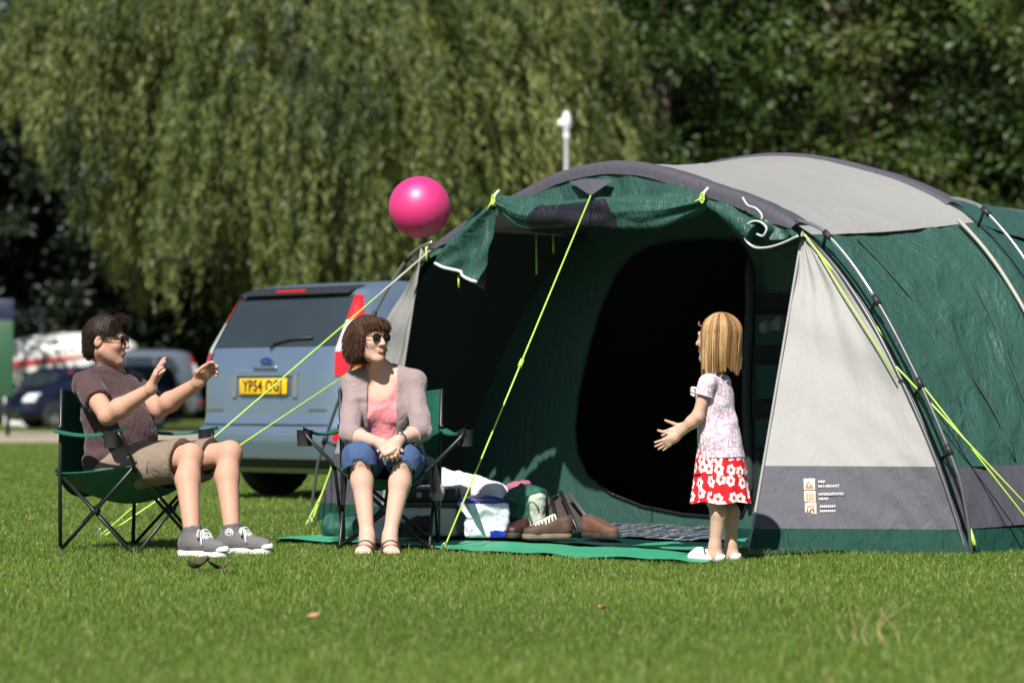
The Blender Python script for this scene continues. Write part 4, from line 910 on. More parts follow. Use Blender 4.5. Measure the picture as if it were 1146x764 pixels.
def hand(wr, d, n, left, s=1.0, curl=(.2, .2, .2, .2), spread=.10, thumb=.5, el=None, rw=.029, h=.0024):
    wr, d = np.array(wr, float), nrm(d); n = nrm(np.array(n, float) - d * np.dot(n, d)); t = np.cross(n, d) if left else np.cross(d, n)
    F = Field(wr - .24 * s - .02, wr + .24 * s + .02, h)
    ls = (.028, .009, -.010, -.028); ln = (.072, .080, .075, .058); pl = (.088, .091, .086, .078)
    for i in range(4):
        root = wr + (d * pl[i] + t * ls[i]) * s; F.cap(wr + t * ls[i] * .45 * s, root, .0165 * s, .0125 * s, .014 * s)
    for i in range(4):
        root = wr + (d * pl[i] + t * ls[i]) * s; dd = nrm(d + t * ls[i] / .028 * spread); a = 0; p = root - dd * .008 * s; seg = (.46, .31, .23); c = curl[i]
        for j in range(3):
            a += c * (.8, 1.0, .7)[j]; v = dd * math.cos(a) + n * math.sin(a); q = p + v * ln[i] * seg[j] * s; r0 = (.0092, .0084, .0076)[j] * s; F.cap(p, q, r0, r0 * .92, .003 if j else .006); p = q
    b = wr + (d * .022 + t * .024 + n * .006) * s; d1 = nrm(d * .62 + t * .72 + n * .25); p1 = b + d1 * .042 * s; d2 = nrm(d * (.55 + thumb * .5) + t * (.75 - thumb) + n * (.15 + .2 * thumb)); p2 = p1 + d2 * .034 * s; p3 = p2 + nrm(d2 + n * .15) * .024 * s
    F.cap(b, p1, .0155 * s, .0115 * s, .012 * s); F.cap(p1, p2, .0108 * s, .0098 * s, .004); F.cap(p2, p3, .0096 * s, .008 * s, .003)
    if el is not None:
        e = nrm(wr - np.array(el)); F.cap(wr - e * .045, wr + e * .010, rw - .003, rw + .0006, .02)
    return F
def foot(F, an, d, s=1.0, toes=True):
    an = np.array(an, float); d = nrm([d[0], d[1], 0]); t = np.cross(d, [0, 0, 1.0]); z = lambda v: np.array([0, 0, v])
    base = np.array([an[0], an[1], 0]); F.ell(base - d * .025 * s + z(.038 * s), np.array([.034, .038, .036]) * s, (t, d, z(1)), .03); F.cap(an, base + d * .02 * s + z(.05 * s), .034 * s, .034 * s, .03)
    F.cap(base + d * .0 + z(.045 * s), base + d * .11 * s + z(.026 * s), .033 * s, .024 * s, .03)
    for q in (-.026, 0, .026): F.cap(base + d * .06 * s + t * q * .6 * s + z(.03 * s), base + d * .125 * s + t * q * s + z(.020 * s), .022 * s, .016 * s, .02)
    if toes:
        for i in range(5):
            q = (-.034, -.019, -.004, .011, .026)[i]; F.cap(base + d * .125 * s + t * q * s + z(.018 * s), base + d * (.155 + .012 * (i if d is None else 1) - .005 * abs(i - 2)) * s + t * q * 1.1 * s + z(.012 * s), .0095 * s, .0085 * s, .004)
def strands(name, V, N, pick, comb, length, width, count, mat, parent, lift=.25, jit=.25, grav=.0, seg=4, seed=1, wave=0.0):
    g_ = np.random.default_rng(seed); idx = np.nonzero(pick(V))[0]; idx = g_.choice(idx, count); p = V[idx] + g_.normal(size=(count, 3)) * .002; n = N[idx]
    L = length(p) * (.7 + .5 * g_.random(count)); d = comb(p, n) + n * lift + g_.normal(size=(count, 3)) * jit * .5; d /= np.linalg.norm(d, axis=1)[:, None]
    sd = np.cross(d, n + g_.normal(size=(count, 3)) * .3); sd /= np.linalg.norm(sd, axis=1)[:, None] + 1e-9; rings = []; wd = width * (.6 + .8 * g_.random(count)); q = p - n * .004; ph = g_.random(count) * 6.28
    for k in range(seg + 1):
        t = k / seg; w = wd * (1 - t ** 3 * .8); nn = np.cross(sd, d); off = sd * (wave * np.sin(ph + t * 5))[:, None]
        rings.append(np.stack([q + off + sd * (w / 2)[:, None], q + off - sd * (w / 2)[:, None], q + off + nn * (w * .5)[:, None]], 1))
        d = d + np.array([0, 0, -grav / seg]) + g_.normal(size=(count, 3)) * .03; d /= np.linalg.norm(d, axis=1)[:, None]; q = q + d * (L / seg)[:, None]
    A = np.stack(rings, 1); nv = (seg + 1) * 3; b = np.arange(count)[:, None] * nv; Q = []
    for k in range(seg):
        for a in range(3): Q.append(np.stack([b[:, 0] + k * 3 + a, b[:, 0] + k * 3 + (a + 1) % 3, b[:, 0] + (k + 1) * 3 + (a + 1) % 3, b[:, 0] + (k + 1) * 3 + a], 1))
    return A.reshape(-1, 3), np.concatenate(Q), np.repeat(g_.random(count), nv)
def m_hair(name, c0, c1, c2):
    t = NT(name); c = t.ramp(t.attr('rnd'), [(0, c0), (.5, c1), (1, c2)]); t.bsdf(c, .55, 0, .22); return t.m
def hair_obj(name, F, mat, parent, sets):
    V, Q = F.mesh(); N = vnormals(V, Q); Vs, Qs, Rn = [V], [Q], [np.full(len(V), .3)]
    for kw in sets:
        v, q, r_ = strands(name, V, N, mat=mat, parent=parent, **kw); Qs.append(q + sum(len(x) for x in Vs)); Vs.append(v); Rn.append(r_)
    return link_mesh(name, raw_mesh(name, np.concatenate(Vs) - root_loc(parent), [np.concatenate(Qs)], True, {'rnd': np.concatenate(Rn)}), mat, parent)
def sunglasses(P, ax, s, parent, lensmat, framemat, rx=.026, rz=.019, y=.105):
    r, f, u = ax; m = MB()
    m2 = MB()
    for q in (-1, 1):
        c = P(q * .033, y, .006)
        def fn(i, j): a = 2 * math.pi * j; x = rx * i * math.copysign(abs(math.cos(a)) ** .75, math.cos(a)); z = rz * i * math.copysign(abs(math.sin(a)) ** .75, math.sin(a)); return c + (r * x + u * (z - .002 * i * abs(math.cos(a)) * 0) - f * (.006 * i * i + .20 * max(0, q * x) * .6)) * s
        m.grid(fn, 6, 28); m2.tube([fn(1.0, k / 24) for k in range(25)], .0016 * s + .0006, 6)
        m2.tube([P(q * .060, y - .009, .010), P(q * .078, y - .05, .012), P(q * .083, -.01, .008), P(q * .083, -.026, -.004)], .0020 * s + .0004, 6)
    m2.tube([P(-.010, y + .002, .012), P(0, y + .004, .015), P(.010, y + .002, .012)], .0016 * s + .0006, 6)
    go = m2.build('sunglasses', framemat, parent); m.build('lenses', lensmat, go); return go
def wrinkle(seed, amp=.006, sc=14.0, dirv=(1, 1, .4)):
    return lambda P: -amp * np.maximum(0, .55 * fbm(P * np.array(dirv), sc, seed, 2) + 1.1 * (.75 - 2.4 * np.abs(vnoise(P * np.array(dirv), sc * .7, seed + 9))))
def sleeve_field(a, b, ra, rb, hole, ruf, h=.0045):
    a, b = np.array(a), np.array(b); d = nrm(b - a); F = Field(np.minimum(a, b) - ra - .03, np.maximum(a, b) + ra + .03, h); F.cap(a, b + d * .06, ra, rb, 0); F.ruffle(ruf); F.cut(b, d); F.cap(b - d * .03, b + d * .1, hole, hole + .002, 0, 'sub'); return F
LENS = m_glass('dark_lens', (.008, .007, .008), .06)
def leather(n, c): return simple(n, c, .5, .2, 25, bump=.4, bscale=80)
# ================================================= the seated man
def man():
    root = thing('person', 'seated man in a brown T-shirt, khaki shorts and grey canvas shoes raising both hands', 'man', (-1.88, 14.1, 0))
    fw = np.array([.866, -.5, 0]); lf = np.array([.5, .866, 0]); P = np.array([-1.955, 14.15, .400]); S = np.array([-2.005, 14.18, .815])
    sk = m_skin('mans_skin', (.49, .285, .20))
    Rs, Ls = S - lf * .175, S + lf * .175; Re, Rw = np.array([-1.955, 13.76, .668]), np.array([-1.742, 13.68, .795]); Le, Lw = np.array([-1.752, 14.13, .70]), np.array([-1.548, 13.98, .825])
    Rh, Lh = P - lf * .09 + fw * .05, P + lf * .09 + fw * .05; Rk, Lk = np.array([-1.555, 13.78, .475]), np.array([-1.385, 13.97, .485]); Ra, La = np.array([-1.52, 13.53, .10]), np.array([-1.352, 13.76, .10])
    hc = at(119, 381, 14.10); nb = S + np.array([.012, -.01, .055]); hf = np.array([.985, -.17, -.05])
    F = Field((-2.24, 13.35, .0), (-1.22, 14.55, 1.22), .004)
    ax = torso(F, P, S, lf, 1.02, 0, .03); F.cap(Rs, Ls, .055, None, .04); F.cap(nb, Rs, .05, .05, .04); F.cap(nb, Ls, .05, .05, .04)
    Ph, hax = head(F, hc, hf, 1.0, nb, .053)
    arm(F, Rs, Re, Rw, (.052, .045, .049, .030)); arm(F, Ls, Le, Lw, (.052, .045, .049, .030)); back = -fw
    leg(F, Rh, Rk, Ra, (.086, .057, .058, .037), back=back); leg(F, Lh, Lk, La, (.086, .057, .058, .037), back=back)
    hr = hand(Rw, (.36, -.12, .93), (.93, .15, -.3), False, 1.03, (.10, .14, .18, .22), .10, .35, Re, .030); hl = hand(Lw, (.62, -.05, .78), (.62, -.72, -.25), True, 1.03, (.45, .6, .75, .8), .14, .75, Le, .030)
    ck = [Ph(.05, .06, -.02), Rk, Lk]; bl = lambda V: np.clip(1 - np.min([np.linalg.norm(V - c, axis=1) / .06 for c in ck], axis=0), 0, 1)
    field_obj('body', F, sk, root, {'lip': lip_attr(Ph, 1.0), 'blush': bl, 'stubble': lambda V: np.clip(1.5 - np.linalg.norm((V - Ph(0, .045, -.078)) / np.array([.075, .075, .050]), axis=1), 0, 1)}, [hr, hl])
    # T-shirt
    F = Field((-2.26, 13.75, .28), (-1.60, 14.62, .95), .005); torso(F, P + np.array([0, 0, .03]), S, lf, 1.02, .021, .036); F.cap(Rs, Ls, .066, None, .05); F.cap(nb - [0, 0, .02], Rs, .052, .060, .04); F.cap(nb - [0, 0, .02], Ls, .052, .060, .04)
    F.ruffle(wrinkle(3, .013, 8.5, (1, .8, 1.3))); F.ruffle(lambda q: -.006 + .006 * np.sin(((q - P) @ nrm(S - P)) * 58 + 3 * ((q - P) @ lf) * 9 + 2 * vnoise(q, 9, 4)) * np.clip(1 - ((q - P) @ nrm(S - P)) / .26, 0, 1))
    up = nrm(S - P); F.cut(P - up * .035, -up + fw * .25)
    SL = [sleeve_field(s_, s_ + nrm(e_ - s_) * .185, .068, .069, .050, wrinkle(4, .006, 12)) for s_, e_ in ((Rs, Re), (Ls, Le))]
    F.ell(nb + fw * .022 + np.array([0, 0, .045]), (.078, .082, .060), (lf, fw, (0, 0, 1)), .008, 'sub')
    field_obj('tshirt', F, fabric('brown_jersey', (.062, .032, .034), .85, .5, 11, sheen=.12), root, None, SL)
    # shorts
    F = Field((-2.16, 13.55, .22), (-1.20, 14.50, .62), .005); F.ell(P + np.array([0, 0, -.002]), (.185, .14, .108), (lf, fw, (0, 0, 1)), .04)
    for h_, k_ in ((Rh, Rk), (Lh, Lk)):
        d = nrm(k_ - h_); F.cap(h_, h_ + d * .46, .104, .088, .03); F.cap(h_ + d * .2 - [0, 0, .02], h_ + d * .46 - [0, 0, .032], .098, .084, .03)
    F.ruffle(wrinkle(8, .014, 8.5))
    for h_, k_ in ((Rh, Rk), (Lh, Lk)):
        d = nrm(k_ - h_); c = h_ + d * .425; F.cut(c, nrm(d + np.array([0, 0, -.30])), c - .15, c + .15); F.cap(h_ + d * .33 - [0, 0, .010], h_ + d * .62 - [0, 0, .014], .074, .078, .0, 'sub')
    so_, _, _ = field_obj('shorts', F, fabric('khaki_cotton', (.215, .165, .125), .85, .5, 9), root)
    m = MB(); q = Rh + nrm(Rk - Rh) * .22 - lf * .095 + np.array([0, 0, -.01]); d = nrm(Rk - Rh); m.slab(lambda i, j: q + d * (.14 * i - .07) + np.array([0, 0, 1]) * (.10 * j - .07) - lf * (.016 - .02 * (2 * j - 1) ** 2), 8, 8, lf * .012); m.build('pocket', bpy.data.materials['khaki_cotton'], so_)
    # canvas shoes
    cv = fabric('grey_canvas', (.13, .125, .128), .85, .35, 14); wr_ = simple('white_rubber', (.70, .69, .66), .5, .12, 25); lc = simple('white_lace', (.74, .73, .70), .7, .08, 60)
    for an, d, pat in ((Ra, nrm([.86, -.50, 0]), False), (La, nrm([.95, -.30, 0]), True)):
        t = np.cross(d, [0, 0, 1.0]); b = np.array([an[0], an[1], 0.012]); z = lambda v: np.array([0, 0, v]); lo, hi = b - .26, b + .30; hi[2] = .25; lo[2] = -.02
        F = Field(lo, hi, .0035); F.cap(an + z(.04), b + z(.05), .044, .043, .02); F.ell(b - d * .03 + z(.05), (.038, .05, .05), (t, d, z(1)), .03); F.cap(b + d * .03 + z(.060), b + d * .135 + z(.036), .038, .028, .04); F.cap(b + d * .04 + z(.04), b + d * .165 + z(.030), .037, .032, .03); F.cap(b + d * .12 + t * .012 + z(.035), b + d * .175 + t * .008 + z(.032), .036, .031, .02)
        F.cut(b + z(.018), (0, 0, -1)); F.cut(an + z(.046), (d[0] * -.2, d[1] * -.2, 1)); F.cap(an + z(.035), an + z(.12), .040, .044, 0, 'sub'); F.ruffle(wrinkle(5, .002, 30))
        sh, _, _ = field_obj('sneaker', F, cv, root)
        F = Field(lo, hi, .0035); F.cap(b - d * .035, b + d * .05, .042, .043, .02); F.cap(b + d * .05, b + d * .165 + t * .006, .043, .041, .03); F.cut(b + z(.020), (0, 0, 1)); F.cut(b + z(-.010), (0, 0, -1))
        F2 = Field(lo, hi, .0035); F2.ell(b + d * .178 + t * .006 + z(.024), (.038, .038, .030), (t, d, z(1)), 0); F2.cut(b + d * .168, -d); F2.cut(b + z(.02), (0, 0, -1)); field_obj('sole', F, wr_, sh, None, [F2])
        m = MB()
        for k in range(6):
            q0 = b + d * (.045 + .018 * k) + z(.112 - .0108 * k); w_ = .028 - .001 * k
            for sg in (-1, 1): m.tube([q0 + t * w_ * sg - z(.022), q0 + t * w_ * .5 * sg + z(-.001), q0 + d * .012 - t * w_ * .5 * sg + z(-.006), q0 + d * .016 - t * w_ * sg - z(.030)], .0042, 6)
        q0 = b + d * .05 + z(.112)
        for sg in (-1, 1): m.tube(curve_pts([q0, q0 + t * .03 * sg + z(.006) + d * .01, q0 + t * .055 * sg - z(.025) + d * .02, q0 + t * .035 * sg - z(.03) + d * .01, q0], 14), .0035, 6); m.tube(curve_pts([q0, q0 + t * .04 * sg - z(.02) + d * .03, q0 + t * .052 * sg - z(.065) + d * .045], 8), .0035, 6)
        m.build('laces', lc, sh)
        if pat:
            c = an + z(.004) + t * .0465 + d * .004 ; m = MB(); m.lathe([(.001, .004), (.021, .004), (.023, .0)], c, t, 28); pa = m.build('ankle_patch', wr_, sh); m = MB(); m.lathe([(.014, .0055), (.0165, .0055)], c, t, 28)
            m.lathe([(.001, .0055), (.0065, .0055)], c, t, 5); m.build('emblem', simple('navy_print', (.02, .03, .09), .5), pa)
    # hair
    hm = m_hair('dark_brown_hair', (.010, .006, .004), (.026, .014, .009), (.060, .032, .020)); r, f, u = hax
    F = Field(hc - .15, hc + .16, .0035); F.ell(Ph(0, -.016, .034), (.081, .101, .092), hax, 0); F.ell(Ph(0, -.07, -.03), (.062, .045, .06), hax, .03); F.ell(Ph(0, .05, .105), (.052, .036, .012), hax, .03)
    F.rbox(Ph(0, .135, -.01), (.12, .07, .085), .02, hax, .01, 'sub'); F.rbox(Ph(0, .085, -.05), (.12, .08, .075), .02, hax, .01, 'sub')
    for q in (-1, 1): F.ell(Ph(q * .085, -.004, -.008), (.02, .030, .042), hax, .008, 'sub')
    F.cut(Ph(0, -.05, -.088), -u + f * .1); F.ruffle(lambda p: -.003 * np.abs(fbm(p, 60, 2, 2)))
    def comb(p, n):
        l = (p - hc) @ f; h = (p - hc) @ u; a = np.clip((l + .02) / .09, 0, 1)[:, None]; return (f * .30 - u * .10 + n * .25) * a + (-u * .75 - f * .25) * (1 - a)
    hair_obj('hair', F, hm, root, [dict(pick=lambda v: ((v - hc) @ u) > -.09, comb=comb, length=lambda p: .022 + .012 * np.clip(((p - hc) @ u) / .1, 0, 1), width=.0019, count=8000, lift=.14, jit=.20, grav=.15, seed=3)])
    sunglasses(Ph, hax, 1.0, root, m_glass('reddish_lens', (.03, .006, .008), .06), simple('dark_frame', (.012, .011, .012), .3), .031, .021, .104)
man()
# ================================================= the seated woman
def woman():
    root = thing('person', 'seated woman in a grey pink cardigan, pink top and denim shorts, smiling sideways', 'woman', (-.62, 14.2, 0))
    P = np.array([-.615, 14.335, .41]); S = np.array([-.640, 14.235, .835]); lat = np.array([1.0, -.05, 0]); up = nrm(S - P); fw = nrm(np.cross(lat, up)); sk = m_skin('womans_skin', (.58, .375, .29), (.45, .15, .14))
    Rs, Ls = S + np.array([-.150, .0, .0]), S + np.array([.150, -.02, .008]); Re, Rw = np.array([-.800, 14.06, .575]), np.array([-.640, 13.85, .535]); Le, Lw = np.array([-.452, 14.06, .590]), np.array([-.553, 13.86, .548])
    Rh, Lh = P + np.array([-.09, -.03, 0]), P + np.array([.09, -.03, 0]); Rk, Lk = np.array([-.745, 13.90, .462]), np.array([-.527, 13.90, .452]); Ra, La = np.array([-.702, 13.80, .085]), np.array([-.592, 13.80, .085])
    hc = at(413, 379, 14.13); nb = S + np.array([-.015, -.008, .058]); hf = np.array([.70, -.71, -.01])
    F = Field((-.96, 13.55, .0), (-.34, 14.52, 1.20), .004); torso(F, P, S, lat, .93); F.cap(Rs, Ls, .046, None, .04); F.cap(nb - [0, 0, .01], Rs, .042, .042, .04); F.cap(nb - [0, 0, .01], Ls, .042, .042, .04)
    for q in (-.062, .062): F.ell(P + up * .295 + fw * .075 + lat * q, (.062, .055, .062), (lat, fw, up), .03)
    Ph, hax = head(F, hc, hf, .97, nb, .050); arm(F, Rs, Re, Rw, (.043, .037, .039, .025)); arm(F, Ls, Le, Lw, (.043, .037, .039, .025)); b = (0, 1, 0)
    leg(F, Rh, Rk, Ra, (.085, .052, .052, .032), back=b); leg(F, Lh, Lk, La, (.085, .052, .052, .032), back=b); foot(F, Ra, (-.12, -1, 0), .95); foot(F, La, (.10, -1, 0), .95)
    hr = hand(Rw, (.60, -.58, -.50), (.45, .35, -.75), False, .93, (.7, .8, .9, .9), .03, .7, Re, .025); hl = hand(Lw, (-.42, -.62, -.62), (-.35, .55, -.6), True, .93, (.6, .75, .85, .9), .03, .7, Le, .025)
    ck = [Ph(.038, .07, -.03), Ph(-.038, .07, -.03), Rk, Lk]
    field_obj('body', F, sk, root, {'lip': lip_attr(Ph, .97), 'blush': lambda V: np.clip(1 - np.min([np.linalg.norm(V - c, axis=1) / .05 for c in ck], axis=0), 0, 1)}, [hr, hl])
    m = MB(); r, f, u = hax; m.grid(lambda i, j: Ph(.024 * (i - .5), .1022 - .007 * (2 * i - 1) ** 2, -.0615 + .009 * (j - .5) * (1 - (2 * i - 1) ** 2) + .004 * (2 * i - 1) ** 2), 10, 4); m.build('teeth', simple('tooth_white', (.75, .72, .66), .3), root)
    # pink top
    F = Field((-.88, 13.95, .36), (-.40, 14.52, .95), .0045); torso(F, P, S, lat, .93, .008); F.cap(Rs * .75 + Ls * .25 - up * .03, Rs * .25 + Ls * .75 - up * .03, .042, None, .03)
    for q in (-.062, .062): F.ell(P + up * .295 + fw * .078 + lat * q, (.066, .060, .068), (lat, fw, up), .03)
    F.ruffle(wrinkle(12, .011, 12, (1, 1, .7))); F.cut(P + up * .03, -up); F.ell(nb + fw * .075 - up * .035, (.072, .10, .095), (lat, fw, up), .01, 'sub'); F.ell(nb + up * .03, (.075, .075, .06), None, .01, 'sub')
    field_obj('top', F, fabric('pink_cotton', (.72, .235, .245), .8, .55, 12, sheen=.1), root)
    # cardigan
    F = Field((-.98, 13.84, .24), (-.24, 14.60, .98), .0045); torso(F, P, S, lat, .95, .022); F.cap(Rs - up * .010, Ls - up * .010, .053, None, .05); F.cap(nb - [0, 0, .01], Rs - up * .008, .056, .056, .04); F.cap(nb - [0, 0, .01], Ls - up * .008, .056, .056, .04)
    for s_, e_, w_ in ((Rs, Re, Rw), (Ls, Le, Lw)): F.cap(s_ - up * .015, e_, .052, .049, .03)
    for q in (-.075, .075): F.ell(P + up * .29 + fw * .08 + lat * q, (.060, .065, .10), (lat, fw, up), .03)
    F.ruffle(wrinkle(21, .011, 10, (1, 1, .8)))
    SL = [sleeve_field(e_ - nrm(w_ - e_) * .005, e_ + nrm(w_ - e_) * .085, .050, .046, .0385, wrinkle(22, .005, 16)) for e_, w_ in ((Re, Rw), (Le, Lw))]
    F.rbox(P + up * .22 + fw * .15 + lat * -.01, (.070, .16, .40), .02, (lat, fw, up), .01, 'sub'); F.cap(nb + fw * .02, nb + up * .1 + fw * .02, .062, .085, .01, 'sub'); F.cap(nb + fw * .12 - up * .12, nb + fw * .1 + up * .05, .055, .075, .02, 'sub')
    F.cap(P + lat * .20 + fw * .02 + up * .02, P + lat * .245 + fw * .12 - up * .10, .035, .030, .03); F.cap(P + lat * .245 + fw * .12 - up * .10, P + lat * .235 + fw * .13 - up * .17, .03, .020, .02)
    cg, _, _ = field_obj('cardigan', F, fabric('grey_pink_knit', (.275, .205, .205), .9, .45, 16, sheen=.2), root, None, SL)
    # denim shorts
    F = Field((-.98, 13.70, .26), (-.30, 14.54, .60), .0045); F.ell(P, (.178, .135, .115), None, .04)
    for h_, k_, a_ in ((Rh, Rk, Ra), (Lh, Lk, La)):
        d = nrm(k_ - h_); s_ = nrm(a_ - k_); F.cap(h_, k_ - d * .02, .100, .078, .03); F.cap(k_ - d * .02, k_ + s_ * .055 - d * .02, .078, .080, .03)
    F.ruffle(wrinkle(31, .012, 11))
    for h_, k_, a_ in ((Rh, Rk, Ra), (Lh, Lk, La)):
        s_ = nrm(a_ - k_); d = nrm(k_ - h_); c = k_ + s_ * .055; nn = nrm(s_ + d * .12); F.cut(c, nn, c - .13, c + .13); F.cap(k_ + s_ * .03, k_ + s_ * .2, .062, .066, 0, 'sub')
    dn = fabric('blue_denim', (.045, .085, .185), .85, .45, 12); so_, _, _ = field_obj('shorts', F, dn, root); cf = fabric('pale_denim', (.075, .125, .245), .85, .4, 14)
    # sandals
    ld = leather('sandal_leather', (.035, .020, .014))
    for an, d in ((Ra, nrm([-.12, -1, 0])), (La, nrm([.10, -1, 0]))):
        b_ = np.array([an[0], an[1], 0]); t = np.cross(d, [0, 0, 1.0]); F = Field(b_ - [.12, .22, .03], b_ + [.12, .12, .05], .0035); F.cap(b_ - d * .03 + [0, 0, .003], b_ + d * .06 + [0, 0, .003], .036, .040, .03); F.cap(b_ + d * .06 + [0, 0, .003], b_ + d * .13 + [0, 0, .003], .042, .040, .02); F.cut(b_ + [0, 0, .009], (0, 0, 1)); so, _, _ = field_obj('sandal', F, ld, root)
        m = MB()
        for q, zt in ((.105, .046), (.055, .066)): m.tube(curve_pts([b_ + d * q + t * .046 + [0, 0, .008], b_ + d * q + t * .036 + [0, 0, zt * .75], b_ + d * q + [0, 0, zt], b_ + d * q - t * .036 + [0, 0, zt * .75], b_ + d * q - t * .046 + [0, 0, .008]], 16), .0065, 6)
        m.tube(curve_pts([b_ + d * .05 + t * .042 + [0, 0, .04], b_ - d * .05 + t * .03 + [0, 0, .07], b_ - d * .072 + [0, 0, .072], b_ - d * .05 - t * .03 + [0, 0, .07], b_ + d * .05 - t * .042 + [0, 0, .04]], 18), .0055, 6); m.build('strap', ld, so)
    # watch and ring
    m = MB(); d = nrm(Lw - Le); c = Lw - d * .025; x = nrm(np.cross(d, [0, 0, 1])); y = np.cross(d, x); m.tube([c + (x * math.cos(a) + y * math.sin(a)) * .029 for a in np.linspace(0, 6.2832, 22)], .0052, 6); wt = m.build('wristwatch', STRAP, root)
    m = MB(); m.lathe([(.001, .012), (.014, .012), (.016, .004), (.016, -.004)], c + (y if y[2] > 0 else -y) * .026, (y if y[2] > 0 else -y), 18); m.build('watch_face', CHROME, wt)
    # hair
    hm = m_hair('brown_hair', (.022, .010, .006), (.065, .030, .017), (.17, .080, .042)); r, f, u = hax
    F = Field(hc - .17, hc + .17, .0035); F.ell(Ph(0, -.018, .034), (.0785, .099, .087), hax, 0); F.ell(Ph(0, -.040, -.035), (.080, .068, .064), hax, .03); F.ell(Ph(0, -.085, .0), (.07, .04, .08), hax, .03)
    for q in (-1, 1): F.ell(Ph(q * .070, .014, -.008), (.016, .028, .050), hax, .02)
    F.ell(Ph(-.01, .060, .078), (.062, .036, .028), hax, .025); F.rbox(Ph(.006, .125, -.030), (.066, .085, .090), .030, hax, .012, 'sub'); F.ruffle(lambda p: -.005 * np.abs(fbm(p * np.array([1, 1, .35]), 45, 7, 2)))
    def comb(p, n):
        l = ((p - hc) @ r)[:, None]; return -u * .7 - f * .25 + np.sign(l + .02) * r * .25 + n * .0
    hair_obj('hair', F, hm, root, [dict(pick=lambda v: ((v - hc) @ u) > -.09, comb=comb, length=lambda p: .052 + 0 * p[:, 0], width=.0021, count=9000, lift=.07, jit=.22, grav=.5, seed=5, wave=.003),
        dict(pick=lambda v: ((v - hc) @ u) < .03, comb=lambda p, n: -u * .8 + n * .2, length=lambda p: .05 + 0 * p[:, 0], width=.0019, count=1300, lift=.22, jit=.45, grav=.2, seed=8, wave=.006),
        dict(pick=lambda v: (((v - hc) @ u) > .06) & (((v - hc) @ f) > .02), comb=lambda p, n: f * .6 - u * .6 + r * .25, length=lambda p: .04 + 0 * p[:, 0], width=.0023, count=700, lift=.2, jit=.4, grav=.6, seed=6)])
    sunglasses(Ph, hax, .97, root, LENS, simple('frame_dark', (.015, .012, .012), .3), .026, .019)
woman()
